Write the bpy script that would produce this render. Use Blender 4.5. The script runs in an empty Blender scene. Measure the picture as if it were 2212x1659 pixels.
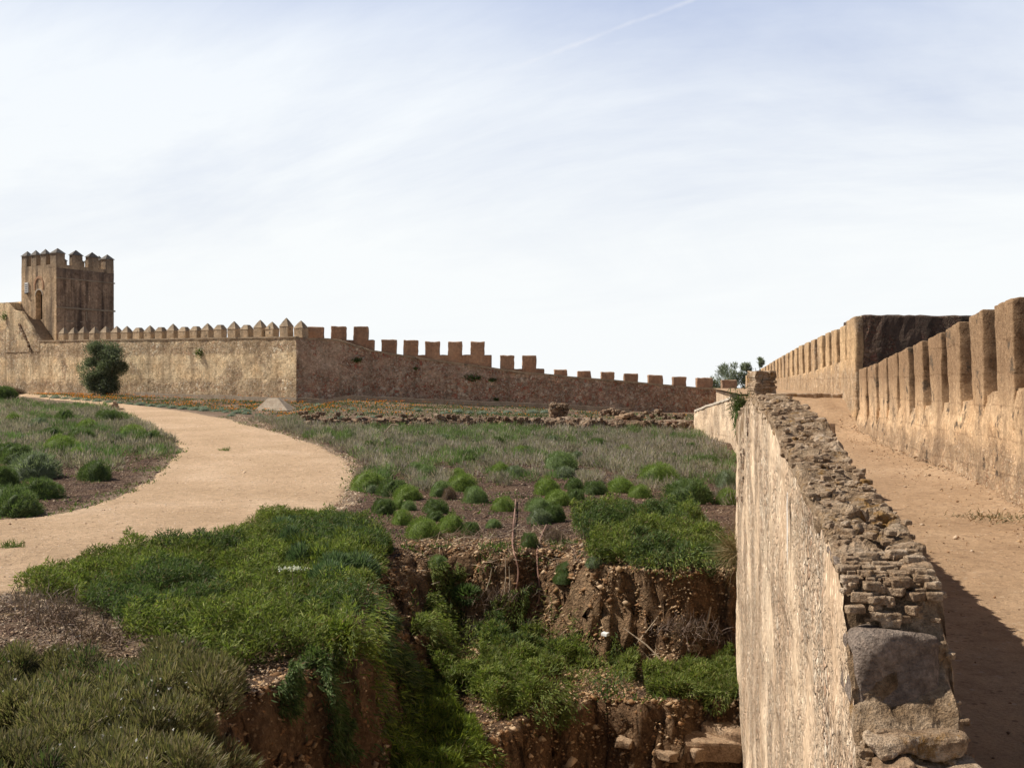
import bpy, math, random
import numpy as np
from mathutils import Vector, noise as mnoise
random.seed(7); RNG = np.random.default_rng(7)
F = 2170.0; CX = 1106.0; CY = 829.5          # focal length and centre of the picture, in 2212-wide pixels
SC = bpy.context.scene; COL = SC.collection
# ------------------------------------------------------------------ noise
def _h(ix, iy, s):
    n = (ix.astype(np.int64)*374761393 + iy.astype(np.int64)*668265263 + s*974711) & 0xffffffff
    n = ((n ^ (n >> 13))*1274126177) & 0xffffffff
    return ((n ^ (n >> 16)) & 0xffff)/65535.0
def vn(x, y, s=0):
    x = np.asarray(x, float); y = np.asarray(y, float)
    ix = np.floor(x); iy = np.floor(y); fx = x-ix; fy = y-iy
    ix = ix.astype(np.int64); iy = iy.astype(np.int64)
    fx = fx*fx*fx*(fx*(fx*6-15)+10); fy = fy*fy*fy*(fy*(fy*6-15)+10)
    a = _h(ix, iy, s); b = _h(ix+1, iy, s); c = _h(ix, iy+1, s); d = _h(ix+1, iy+1, s)
    return (a*(1-fx)+b*fx)*(1-fy)+(c*(1-fx)+d*fx)*fy
def fbm(x, y, o=4, s=0):
    t = 0; a = .5; n = 0
    for k in range(o):
        t = t+a*(vn(x, y, s+k*17)-.5)*2; n += a; a *= .5; x = x*2.03+5.1; y = y*2.03+1.7
    return t/n
def worley(x, y, s=0):
    ix = np.floor(x).astype(np.int64); iy = np.floor(y).astype(np.int64); best = np.full(x.shape, 9.0); bx = x*0; by = y*0; bi = x*0
    for dx in (-1, 0, 1):
        for dy in (-1, 0, 1):
            cx = ix+dx; cy = iy+dy; qx = cx+.15+.7*_h(cx, cy, s+1); qy = cy+.15+.7*_h(cx, cy, s+2); d = np.hypot(x-qx, y-qy); m = d < best
            best = np.where(m, d, best); bx = np.where(m, x-qx, bx); by = np.where(m, y-qy, by); bi = np.where(m, _h(cx, cy, s+3), bi)
    return best, bx, by, bi
def sm(t): t = np.clip(t, 0, 1); return t*t*(3-2*t)
def in_poly(x, y, P):
    r = np.zeros(np.shape(x), bool); n = len(P); j = n-1
    for i in range(n):
        xi, yi = P[i]; xj, yj = P[j]
        c = ((yi > y) != (yj > y)) & (x < (xj-xi)*(y-yi)/((yj-yi) if yj != yi else 1e-9)+xi)
        r ^= c; j = i
    return r
def sdist(x, y, P):                      # >0 inside
    d = np.full(np.shape(x), 1e9); n = len(P)
    for i in range(n):
        ax, ay = P[i]; bx, by = P[(i+1) % n]
        ex, ey = bx-ax, by-ay; L = ex*ex+ey*ey+1e-12
        t = np.clip(((x-ax)*ex+(y-ay)*ey)/L, 0, 1)
        d = np.minimum(d, np.hypot(x-ax-t*ex, y-ay-t*ey))
    return np.where(in_poly(x, y, P), d, -d)
# ------------------------------------------------------------------ terrain
U = np.array((-.857, .515)); V = np.array((.515, .857)); T0 = np.array((-37.2, 82.0)); C0 = np.array((-14.31, 66.67))
PIT1 = [(-1.7,5.6),(-2.35,7.6),(-2.15,8.6),(-1.75,9.5),(-1.6,10.4),(-1.75,12),(-2.02,13.7),(-2.0,14.8),(-1.5,16.1),(-.8,15.9),(-.04,15.6),(.7,15.7),(1.1,14.6),(1.4,14.1),(2.2,13.95),(3.5,14.1),(6,14),(6,-6),(-.9,-6),(-1.2,3)]
PIT2 = [(-.5,9.9),(-.1,11.0),(.4,11.7),(1.03,12.1),(1.6,11.9),(2.7,12.1),(6,12.1),(6,-6),(-.6,-6),(-.7,6)]
def H0(x, y):
    x = np.asarray(x, float); y = np.asarray(y, float)
    w = np.clip(.25+.75*(10-x)/24, .25, 1)
    r = np.clip(y-22, 0, 50); r = r*r/(r+3.0)
    z = -2.6+r*.0375*w
    z = z+.33*sm((y-47.7)/.9)*sm((x+12)/2)
    z = z+.06*fbm(x*.35, y*.35, 3, 3)+.02*fbm(x*1.7, y*1.7, 3, 9)
    return z
def H(x, y):
    x = np.asarray(x, float); y = np.asarray(y, float)
    z = H0(x, y)
    z = z-.22*sm((10.5-y)/3)*sm((-2.0-x)/3)
    rag = .22*fbm(x*.9, y*.9, 2, 21)+.24*fbm(x*2.6, y*2.0, 3, 33)+.07*fbm(x*9, y*7, 2, 5)
    sd = sdist(x, y, PIT1)+rag
    wd = .5+.6*sm((y-14.3)/1.2)*sm((1.4-x)/.8)+.7*sm((y-11)/1.5)*sm((15.2-y)/1)*sm((-.2-x)/.8)
    f1 = -3.78-.12*sm((13.6-y)/3)*sm((.6-x)/1.2)+.10*fbm(x*.8, y*.8, 3, 51)+.15*sm((x-1)/1.5)*0
    t = sm(sd/wd)
    shelf = .16*fbm(x*3.1, y*3.1+z*2, 3, 61)*np.clip(4*t*(1-t), 0, 1)
    z = z*(1-t)+f1*t+shelf
    sd2 = sdist(x, y, PIT2)+rag*.9
    t2 = sm(sd2/.34)
    z = z*(1-t2)+np.minimum(z, -5.1+.2*fbm(x, y, 3, 71))*t2+.12*fbm(x*4, y*4, 3, 81)*np.clip(4*t2*(1-t2), 0, 1)
    cz = np.clip(4*t*(1-t)+4*t2*(1-t2), 0, 1); z = z+cz*(.16*fbm(x*2.0, y*2.0, 3, 201)+.09*fbm(x*6, y*6, 3, 203))
    # outside the fortress the hill falls away
    dA = (x-C0[0])*V[0]+(y-C0[1])*V[1]
    dB = y-67.2
    dout = np.maximum(np.where(x < -14.3, dA-.6, dB), x-(4.6+.18*y))
    dout = np.maximum(dout, -50-x); dout = np.maximum(dout, -8-y)
    t3 = sm(dout/1.5)
    z = z*(1-t3)+(-6.0-.05*np.clip(dout, 0, 3000))*t3
    return z
def W(px, py, Y): return np.array(((px-CX)/F*Y, Y, (CY-py)/F*Y))
def proj(x, y, z): return CX+F*x/y, CY-F*z/y
YS = np.concatenate([np.arange(3, 30, .04), np.arange(30, 95, .15)])
def hit(px, py, fn=None):
    fn = fn or H
    X = (px-CX)/F*YS; Z = (CY-py)/F*YS
    d = Z-fn(X, YS); i = np.argmax(d < 0)
    if not (d < 0).any(): i = len(YS)-1
    return np.array((X[i], YS[i], float(fn(X[i], YS[i]))))
# ------------------------------------------------------------------ object helpers
def prop(o, label=None, cat=None, group=None, kind=None):
    if label: o['label'] = label
    if cat: o['category'] = cat
    if group: o['group'] = group
    if kind: o['kind'] = kind
    return o
def empty(name, loc, label, cat, group=None):
    o = bpy.data.objects.new(name, None); COL.objects.link(o); o.location = loc; o.empty_display_size = .3
    return prop(o, label, cat, group)
def link(name, me, m, parent=None, loc=None):
    o = bpy.data.objects.new(name, me); COL.objects.link(o)
    if m: me.materials.append(m)
    if parent: o.parent = parent
    if loc is not None: o.location = loc
    return o
def arrmesh(name, v, tris=None, quads=None, col=None, smooth=False):
    me = bpy.data.meshes.new(name)
    v = np.asarray(v, np.float32).reshape(-1, 3)
    loops = []; starts = []; tot = 0
    if quads is not None and len(quads):
        q = np.asarray(quads, np.int32).reshape(-1, 4); loops.append(q.ravel()); starts.append(np.arange(len(q))*4); tot = len(q)*4
    if tris is not None and len(tris):
        t = np.asarray(tris, np.int32).reshape(-1, 3); loops.append(t.ravel()); starts.append(tot+np.arange(len(t))*3)
    loops = np.concatenate(loops); starts = np.concatenate(starts).astype(np.int32)
    me.vertices.add(len(v)); me.vertices.foreach_set('co', v.ravel())
    me.loops.add(len(loops)); me.loops.foreach_set('vertex_index', loops)
    me.polygons.add(len(starts)); me.polygons.foreach_set('loop_start', starts)
    me.update(calc_edges=True)
    if smooth: me.polygons.foreach_set('use_smooth', np.ones(len(starts), bool))
    if col is not None:
        ca = me.color_attributes.new('Col', 'FLOAT_COLOR', 'POINT')
        c = np.ones((len(v), 4), np.float32); c[:, :3] = col; ca.data.foreach_set('color', c.ravel())
    me.validate()
    return me
def n3(p, f, o=(0, 0, 0)):
    return mnoise.noise_vector(Vector((p[0]*f+o[0], p[1]*f+o[1], p[2]*f+o[2])))
class MB:
    """collects shapes, builds ONE mesh"""
    def __init__(s): s.v = []; s.f = []
    def hexa(s, c, seg=(1, 1, 1), rnd=0.0, amp=0.0, freq=2.0, amp2=0.0):
        """c: 8 corners 000,100,110,010,001,101,111,011"""
        c = [Vector(tuple(map(float, p))) for p in c]
        sz = [(c[1]-c[0]).length, (c[3]-c[0]).length, (c[4]-c[0]).length]
        def ticks(n, L):
            if rnd <= 0 or L < 1e-6: return [i/n for i in range(n+1)]
            e = min(rnd/L, .35)
            inner = [e+(1-2*e)*i/n for i in range(n+1)]
            return [0, e*.35]+inner+[1-e*.35, 1]
        tk = [ticks(seg[i], sz[i]) for i in range(3)]
        nx, ny, nz = [len(t)-1 for t in tk]
        idx = {}; base = len(s.v)
        def pt(i, j, k):
            key = (i, j, k)
            if key in idx: return idx[key]
            a = [tk[0][i], tk[1][j], tk[2][k]]
            if rnd > 0:
                m = [(a[q]-.5)*sz[q] for q in range(3)]
                inn = [max(-(sz[q]/2-min(rnd, sz[q]*.35)), min(sz[q]/2-min(rnd, sz[q]*.35), m[q])) for q in range(3)]
                d = Vector([m[q]-inn[q] for q in range(3)])
                if d.length > 1e-9:
                    r = max(abs(d.x), abs(d.y), abs(d.z)); d = d.normalized()*r
                    a = [(inn[q]+d[q])/sz[q]+.5 for q in range(3)]
            x, y, z = a
            p = (((c[0]*(1-x)+c[1]*x)*(1-y)+(c[3]*(1-x)+c[2]*x)*y)*(1-z)+((c[4]*(1-x)+c[5]*x)*(1-y)+(c[7]*(1-x)+c[6]*x)*y)*z)
            if amp: p = p+n3(p, freq)*amp
            if amp2: p = p+n3(p, freq*4.3, (7, 3, 1))*amp2
            idx[key] = len(s.v); s.v.append(tuple(p)); return idx[key]
        def quad(a, b, c_, d): s.f.append((a, b, c_, d))
        for i in range(nx):
            for j in range(ny):
                quad(pt(i, j, 0), pt(i, j+1, 0), pt(i+1, j+1, 0), pt(i+1, j, 0))
                quad(pt(i, j, nz), pt(i+1, j, nz), pt(i+1, j+1, nz), pt(i, j+1, nz))
        for i in range(nx):
            for k in range(nz):
                quad(pt(i, 0, k), pt(i+1, 0, k), pt(i+1, 0, k+1), pt(i, 0, k+1))
                quad(pt(i, ny, k), pt(i, ny, k+1), pt(i+1, ny, k+1), pt(i+1, ny, k))
        for j in range(ny):
            for k in range(nz):
                quad(pt(0, j, k), pt(0, j, k+1), pt(0, j+1, k+1), pt(0, j+1, k))
                quad(pt(nx, j, k), pt(nx, j+1, k), pt(nx, j+1, k+1), pt(nx, j, k+1))
        return s
    def box(s, o, a, b, h, z0, z1, **k):
        """o plan corner, a and b plan vectors, z range (z1 may be a 4-list)"""
        o = np.array(o[:2], float); a = np.array(a, float); b = np.array(b, float)
        P = [o, o+a, o+a+b, o+b]
        z1 = z1 if isinstance(z1, (list, tuple)) else [z1]*4
        z0 = z0 if isinstance(z0, (list, tuple)) else [z0]*4
        return s.hexa([(*P[i], z0[i]) for i in range(4)]+[(*P[i], z1[i]) for i in range(4)], **k)
    def pyramid(s, P4, apex, over=0.0, cut=0.0):
        b = len(s.v); P4 = [Vector(tuple(map(float, p))) for p in P4]; ap = Vector(tuple(map(float, apex)))
        if cut:
            T = [p.lerp(ap, 1-cut) for p in P4]
            M = [p.lerp(ap, .55) + Vector((0, 0, .03)) for p in P4]
            s.v += [tuple(p) for p in P4+M+T]
            for i in range(4):
                j = (i+1) % 4
                s.f += [(b+i, b+j, b+4+j, b+4+i), (b+4+i, b+4+j, b+8+j, b+8+i)]
            s.f += [(b+8, b+9, b+10, b+11)]
        else:
            s.v += [tuple(p) for p in P4]+[tuple(ap)]
            for i in range(4): s.f.append((b+i, b+(i+1) % 4, b+4))
        s.f.append((b+3, b+2, b+1, b)); return s
    def tube(s, pts, r, n=6):
        pts = [Vector(tuple(map(float, p))) for p in pts]; b = len(s.v)
        for i, p in enumerate(pts):
            t = (pts[min(i+1, len(pts)-1)]-pts[max(i-1, 0)]).normalized()
            a = t.orthogonal().normalized(); c = t.cross(a); rr = r[i] if isinstance(r, (list, tuple)) else r
            for k in range(n):
                an = 2*math.pi*k/n; s.v.append(tuple(p+(a*math.cos(an)+c*math.sin(an))*rr))
        for i in range(len(pts)-1):
            for k in range(n):
                s.f.append((b+i*n+k, b+i*n+(k+1) % n, b+(i+1)*n+(k+1) % n, b+(i+1)*n+k))
        s.f.append(tuple(b+k for k in range(n))[::-1]); s.f.append(tuple(b+(len(pts)-1)*n+k for k in range(n)))
        return s
    def grid(s, G):
        G = np.asarray(G); n, m = G.shape[:2]; b = len(s.v)
        s.v += [tuple(p) for p in G.reshape(-1, 3)]
        for i in range(n-1):
            for j in range(m-1):
                s.f.append((b+i*m+j, b+(i+1)*m+j, b+(i+1)*m+j+1, b+i*m+j+1))
        return s
    def build(s, name, m, parent=None, smooth=False, loc=None):
        me = bpy.data.meshes.new(name)
        off = Vector(parent.location) if (parent and loc is None) else Vector((0, 0, 0))
        if loc is not None: off = Vector(tuple(map(float, loc)))
        if parent is not None and parent.parent is not None: off = off+Vector(parent.parent.location)
        me.from_pydata([tuple(Vector(v)-off) for v in s.v], [], s.f); me.update()
        if smooth:
            me.polygons.foreach_set('use_smooth', np.ones(len(me.polygons), bool)); me.set_sharp_from_angle(angle=math.radians(34))
        o = link(name, me, m, parent)
        if loc is not None and parent is None: o.location = off
        return o
def rock_hexa(mb, c, s, seg=2, amp=.35, rnd=.3, rot=None):
    r = rot if rot is not None else random.uniform(0, 3.1); ca, sa = math.cos(r), math.sin(r); sx, sy, sz = s
    def P(x, y, z): return (c[0]+(x*sx*ca-y*sy*sa), c[1]+(x*sx*sa+y*sy*ca), c[2]+z*sz)
    j = lambda: random.uniform(.78, 1.1)
    cc = [P(-.5*j(), -.5*j(), -.5*j()), P(.5*j(), -.5*j(), -.5*j()), P(.5*j(), .5*j(), -.5*j()), P(-.5*j(), .5*j(), -.5*j()), P(-.5*j(), -.5*j(), .5*j()), P(.5*j(), -.5*j(), .5*j()), P(.5*j(), .5*j(), .5*j()), P(-.5*j(), .5*j(), .5*j())]
    m = min(s); mb.hexa(cc, seg=(seg,)*3, rnd=rnd*m, amp=amp*m*.35, freq=.9/m, amp2=amp*m*.10); return mb
# ------------------------------------------------------------------ materials
def newmat(name, rough=.95):
    m = bpy.data.materials.new(name); m.use_nodes = True; nt = m.node_tree; nt.nodes.clear()
    out = nt.nodes.new('ShaderNodeOutputMaterial'); b = nt.nodes.new('ShaderNodeBsdfPrincipled')
    b.inputs['Roughness'].default_value = rough; b.inputs['Specular IOR Level'].default_value = .15
    nt.links.new(b.outputs[0], out.inputs[0]); return m, nt, b
class NT:
    def __init__(s, nt): s.nt = nt; s.L = nt.links.new
    def n(s, t, **k):
        x = s.nt.nodes.new(t)
        for a, b in k.items(): setattr(x, a, b)
        return x
    def set(s, sock, v):
        if hasattr(v, 'links') or hasattr(v, 'is_output'): s.L(v, sock)
        elif isinstance(v, (tuple, list)) and sock.type == 'RGBA': sock.default_value = (*v[:3], 1)
        else: sock.default_value = v
    def pos(s): return s.n('ShaderNodeNewGeometry').outputs['Position']
    def scale(s, v, sc):
        m = s.n('ShaderNodeVectorMath', operation='MULTIPLY'); s.L(v, m.inputs[0]); m.inputs[1].default_value = sc; return m.outputs[0]
    def addv(s, a, b):
        m = s.n('ShaderNodeVectorMath', operation='ADD'); s.L(a, m.inputs[0]); s.L(b, m.inputs[1]); return m.outputs[0]
    def noise(s, v, sc, det=5, rough=.6, out='Fac', dist=0):
        x = s.n('ShaderNodeTexNoise'); s.L(v, x.inputs['Vector']); x.inputs['Scale'].default_value = sc
        x.inputs['Detail'].default_value = det; x.inputs['Roughness'].default_value = rough; x.inputs['Distortion'].default_value = dist
        return x.outputs[out]
    def vor(s, v, sc, feature='F1', out='Distance', rnd=1):
        x = s.n('ShaderNodeTexVoronoi', feature=feature); s.L(v, x.inputs['Vector']); x.inputs['Scale'].default_value = sc
        x.inputs['Randomness'].default_value = rnd; return x.outputs[out]
    def ramp(s, f, stops, interp='LINEAR'):
        x = s.n('ShaderNodeValToRGB'); s.L(f, x.inputs[0]); cr = x.color_ramp; cr.interpolation = interp
        while len(cr.elements) < len(stops): cr.elements.new(.5)
        for e, (p, c) in zip(cr.elements, stops):
            e.position = p; e.color = (*c, 1) if isinstance(c, (tuple, list)) else (c, c, c, 1)
        return x.outputs[0]
    def math(s, op, a, b=0.0, clamp=False):
        x = s.n('ShaderNodeMath', operation=op, use_clamp=clamp); s.set(x.inputs[0], a); s.set(x.inputs[1], b); return x.outputs[0]
    def mix(s, f, a, b, mode='MIX'):
        x = s.n('ShaderNodeMix', data_type='RGBA', blend_type=mode); s.set(x.inputs[0], f); s.set(x.inputs[6], a); s.set(x.inputs[7], b); return x.outputs[2]
    def sep(s, v):
        x = s.n('ShaderNodeSeparateXYZ'); s.L(v, x.inputs[0]); return x.outputs
    def maprange(s, v, a, b, c=0.0, d=1.0):
        x = s.n('ShaderNodeMapRange'); s.set(x.inputs[0], v)
        for i, q in enumerate((a, b, c, d)): x.inputs[i+1].default_value = q
        return x.outputs[0]
    def bump(s, h, strength, dist, bsdf, normal=None):
        x = s.n('ShaderNodeBump'); x.inputs['Strength'].default_value = strength; x.inputs['Distance'].default_value = dist
        s.L(h, x.inputs['Height'])
        if normal is not None: s.L(normal, x.inputs['Normal'])
        if bsdf is not None: s.L(x.outputs[0], bsdf.inputs['Normal'])
        return x.outputs[0]

LIFT = {'ochre_render': .45, 'far_ochre_render': .5, 'brick_red_merlon': .42, 'near_wall_render': .8, 'sunlit_rubble': 1.1}
GRIT = {'near_wall_render': (38, .8), 'sunlit_rubble': (9, .6), 'shaded_rubble': (9, .55), 'ochre_render': (30, .5), 'far_ochre_render': (14, .5), 'stained_shaded_tower_side': (5, .5), 'tower_render': (6, .35), 'ruin_rubble': (14, .6)}
def masonry(name, plaster, plaster2, stones, stone_scale=4.0, mask=(.45, .6), patch=.35, stain=(.3, .28, .25), stain_amt=.5,
            bands=None, bump=.06, zdark=None, lichen=None, seed=0.0, zs=None):
    """old rendered rubble: lime render, stones showing through, rain stains"""
    m, nt, b = newmat(name); g = NT(nt); P0 = g.pos()
    sh = g.n('ShaderNodeVectorMath', operation='ADD'); g.L(P0, sh.inputs[0]); sh.inputs[1].default_value = (seed, seed*1.7, 0); P = sh.outputs[0]
    z = g.sep(P0)[2]
    if zs: P = g.scale(P, zs)
    wv = g.noise(P, stone_scale*.8, 4, .7, 'Color'); k_ = .9/stone_scale; wv = g.scale(wv, (k_, k_, k_)); PW = g.addv(P, wv)
    big = g.ramp(g.noise(P, stone_scale*.16, 4, .6), [(.48, 0.0), (.54, 1.0)])
    pn = g.noise(P, patch, 7, .62)
    fine = g.noise(P, 6.0, 8, .7); vfine = g.noise(P, 42.0, 4, .7)
    pl = g.mix(g.ramp(g.noise(P, .9, 7, .65), [(.35, 0.0), (.65, 1.0)]), plaster, plaster2)
    pl = g.mix(.9, pl, g.ramp(fine, [(.3, (.62, .60, .58)), (.5, (1, 1, 1)), (.7, (1.25, 1.22, 1.2))]), 'MULTIPLY')
    rc = g.mix(big, g.vor(PW, stone_scale*2.1, 'F1', 'Color'), g.vor(PW, stone_scale, 'F1', 'Color')); rv = g.sep(rc)[0]
    n = len(stones); st = g.ramp(rv, [(i/n, c) for i, c in enumerate(stones)], 'CONSTANT')
    edge = g.mix(big, g.vor(PW, stone_scale*2.1, 'DISTANCE_TO_EDGE', 'Distance'), g.vor(PW, stone_scale, 'DISTANCE_TO_EDGE', 'Distance'))
    em = g.ramp(edge, [(.0, 0.0), (.05, 0.5), (.15, 1.0)])
    mortar = g.mix(.5, plaster2, (.20, .13, .08))
    sc = g.mix(em, mortar, st)
    sc = g.mix(.85, sc, g.ramp(vfine, [(.3, (.65, .65, .65)), (.7, (1.3, 1.3, 1.3))]), 'MULTIPLY')
    hol = g.ramp(g.noise(P, 2.3, 6, .7), [(.40, 1.0), (.66, .45)])
    mk = g.ramp(pn, [(mask[0], 0.0), (mask[1], 1.0)])
    if bands:
        for (z0, z1, amt) in bands:      # more stone between these heights
            c = (z0+z1)/2; hw = (z1-z0)/2
            zz = g.math('ADD', z, g.math('MULTIPLY', g.math('SUBTRACT', pn, .5), 2.4*hw))
            d = g.math('ABSOLUTE', g.math('SUBTRACT', zz, c))
            bm = g.maprange(d, hw*1.15, hw*.7, 0, amt); mk = g.math('MAXIMUM', mk, bm)
    mk = g.math('MULTIPLY', mk, hol)
    base = g.mix(mk, pl, sc)
    sp = g.noise(g.scale(P, (1.6, 1.6, .13)), 1.0, 6, .6)
    sf = g.math('MULTIPLY', g.ramp(sp, [(.46, 0.0), (.66, 1.0)]), stain_amt)
    base = g.mix(sf, base, stain)
    if zdark:                             # weathering crust towards the exposed tops
        zz = g.math('ADD', z, g.math('MULTIPLY', g.math('SUBTRACT', fine, .5), .5))
        base = g.mix(g.maprange(zz, zdark[0], zdark[1], 0, zdark[3]), base, zdark[2])
    if lichen:
        for col, lo, ls in lichen:
            lf = g.ramp(g.noise(P, ls, 6, .7), [(lo, 0.0), (lo+.06, 1.0)]); base = g.mix(lf, base, col)
    if name in GRIT:
        gs, ga = GRIT[name]; gc = g.sep(g.vor(P, gs, 'F1', 'Color')); gd = g.ramp(g.vor(P, gs), [(.30, 1.0), (.45, 0.0)])
        lite = g.math('MULTIPLY', g.ramp(gc[0], [(.70, 0.0), (.72, ga)]), gd); dark = g.math('MULTIPLY', g.ramp(gc[1], [(.76, 0.0), (.78, ga)]), gd)
        base = g.mix(lite, base, g.mix(1.0, base, (1.7, 1.75, 1.85), 'MULTIPLY')); base = g.mix(dark, base, g.mix(1.0, base, (.42, .36, .32), 'MULTIPLY'))
        base = g.mix(.75, base, g.ramp(g.noise(P, gs*.45, 6, .75), [(.32, (.62, .57, .53)), (.5, (1, 1, 1)), (.66, (1.3, 1.3, 1.3))]), 'MULTIPLY')
    if name in LIFT:                      # lines between the rammed or rendered lifts
        zl = g.math('ADD', g.math('DIVIDE', z, LIFT[name]), g.math('MULTIPLY', g.noise(P, 1.1, 4, .6), .35)); fr_ = g.math('ABSOLUTE', g.math('SUBTRACT', g.math('FRACT', zl), .5))
        lm = g.math('MULTIPLY', g.maprange(fr_, .05, .0, 0, .55), g.ramp(g.noise(P, 2.6, 5, .7), [(.40, 0.0), (.56, 1.0)])); base = g.mix(lm, base, g.mix(1.0, base, (.4, .34, .3), 'MULTIPLY'))
    g.L(base, b.inputs['Base Color'])
    hs = g.math('MULTIPLY', g.ramp(edge, [(0, 0.0), (.2, 1.0)]), mk)
    hh = g.math('ADD', g.math('MULTIPLY', hs, .7), g.math('ADD', g.math('MULTIPLY', fine, .8), g.math('MULTIPLY', vfine, .35)))
    hh = g.math('ADD', hh, g.math('MULTIPLY', mk, -.4))
    g.bump(hh, 1.0, bump, b)
    return m
TAN = (.46, .305, .165); TAN2 = (.56, .40, .235)
M = {}
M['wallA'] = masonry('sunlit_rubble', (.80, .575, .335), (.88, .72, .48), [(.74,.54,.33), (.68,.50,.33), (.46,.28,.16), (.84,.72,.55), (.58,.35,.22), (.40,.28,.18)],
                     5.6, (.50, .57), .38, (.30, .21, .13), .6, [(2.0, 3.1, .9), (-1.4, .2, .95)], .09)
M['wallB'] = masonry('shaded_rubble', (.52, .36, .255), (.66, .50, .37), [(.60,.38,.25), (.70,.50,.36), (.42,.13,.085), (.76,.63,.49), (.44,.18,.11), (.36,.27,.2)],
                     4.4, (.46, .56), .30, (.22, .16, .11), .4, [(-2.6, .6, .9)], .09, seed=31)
M['tower'] = masonry('tower_render', (.58, .41, .25), (.68, .50, .32), [(.45,.31,.19), (.5,.38,.26), (.36,.25,.16)], 5, (.64, .72), .5, (.11, .085, .068), .85, None, .04, (8.6, 10.6, (.16, .135, .11), .75), seed=11)
M['merlonA'] = masonry('weathered_merlon', (.40, .30, .20), (.50, .38, .26), [(.35,.26,.17), (.3,.22,.15)], 5, (.6, .68), .8, (.15, .12, .09), .5, None, .04, (3.8, 4.4, (.17, .14, .11), .6), lichen=[((.10, .085, .065), .60, 1.7)], seed=3)
M['merlonB'] = masonry('brick_red_merlon', (.34, .205, .13), (.44, .29, .19), [(.35,.22,.14), (.3,.17,.11), (.4,.28,.19)], 5, (.55, .65), .8, (.15, .10, .075), .5, None, .05, None, seed=5)
M['parapet'] = masonry('ochre_render', (.53, .35, .20), (.66, .48, .305), [(.52,.36,.22), (.5,.33,.2), (.6,.46,.33), (.4,.24,.15)], 22, (.54, .66), .9, (.20, .13, .08), .6, [(-1.9, -.9, .8)], .035, (-.5, .2, (.225, .14, .08), .8), lichen=[((.13, .095, .065), .58, 2.2), ((.50, .36, .22), .66, 3.1)], seed=2)
M['parapet2'] = masonry('far_ochre_render', (.47, .31, .17), (.58, .41, .24), [(.52,.38,.25), (.6,.47,.34), (.42,.27,.17)], 11, (.5, .62), .6, (.24, .17, .11), .5, [(-.7, .35, .8)], .04, (1.2, 2.3, (.22, .18, .13), .6), seed=8)
M['bastion'] = masonry('dark_render', (.12, .085, .068), (.19, .135, .10), [(.15,.09,.07), (.28,.19,.14), (.09,.065,.055), (.22,.10,.075), (.34,.25,.18)], 7, (.38, .55), .9, (.035, .03, .028), .8, [(-.5, .3, .8)], .06, (1.98, 2.2, (.42, .34, .25), .8), seed=4)
M['face'] = masonry('near_wall_render', (.68, .50, .335), (.82, .66, .48), [(.76,.61,.45), (.62,.45,.31), (.82,.70,.55), (.46,.29,.19), (.70,.52,.36), (.56,.39,.26)], 24, (.42, .55), 1.5, (.42, .28, .18), .5, None, .03, None, seed=9, zs=(1, 1, .6))
M['ruin'] = masonry('ruin_rubble', (.30, .20, .12), (.42, .30, .20), [(.36,.24,.15), (.45,.34,.24), (.24,.13,.09), (.55,.44,.33)], 5.5, (.3, .45), .6, (.16, .11, .08), .4, None, .12, seed=6)

def capmat(name, cols, lich=True, bumpd=.02, sc=1.0):
    m, nt, b = newmat(name); g = NT(nt); P = g.pos()
    a = g.noise(P, 3.2*sc, 8, .72); f = g.noise(P, 28*sc, 6, .75); v = g.vor(P, 60*sc)
    c = g.ramp(a, [(.28, cols[0]), (.45, cols[1]), (.56, cols[2]), (.72, cols[3])])
    c = g.mix(.9, c, g.ramp(f, [(.3, (.45, .43, .42)), (.5, (.95, .95, .95)), (.7, (1.7, 1.65, 1.6))]), 'MULTIPLY')
    if lich:
        l1 = g.ramp(g.noise(P, 5.0, 7, .75), [(.56, 0.0), (.63, .75)]); c = g.mix(l1, c, (.30, .155, .03))
        l2 = g.ramp(g.noise(g.scale(P, (1, 1, 1.3)), 14, 6, .8), [(.62, 0.0), (.68, .75)]); c = g.mix(l2, c, (.52, .45, .38))
    g.L(c, b.inputs['Base Color'])
    h = g.math('ADD', g.math('MULTIPLY', a, 1.2), g.math('ADD', g.math('MULTIPLY', f, .8), g.math('MULTIPLY', v, .25)))
    g.bump(h, 1.0, bumpd, b); return m
M['cap'] = capmat('lichened_cap_rubble', [(.13,.08,.04), (.30,.205,.125), (.45,.33,.22), (.64,.51,.38)], True, .03, 2.0)
M['capstone'] = capmat('cap_stone_brown', [(.17,.105,.06), (.34,.235,.15), (.50,.375,.26), (.68,.56,.44)], True, .02, 2.4)
M['greystone'] = capmat('grey_granite_stone', [(.13,.10,.08), (.24,.185,.15), (.32,.255,.21), (.42,.345,.29)], False, .03, 1.7)
M['rock'] = capmat('pale_earth_rock', [(.16,.10,.06), (.30,.20,.125), (.40,.28,.18), (.5,.38,.27)], False, .02, 1.5)
M['concrete'] = capmat('worn_concrete', [(.28,.21,.15), (.34,.27,.20), (.40,.33,.25), (.46,.39,.31)], False, .01, .8)

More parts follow.
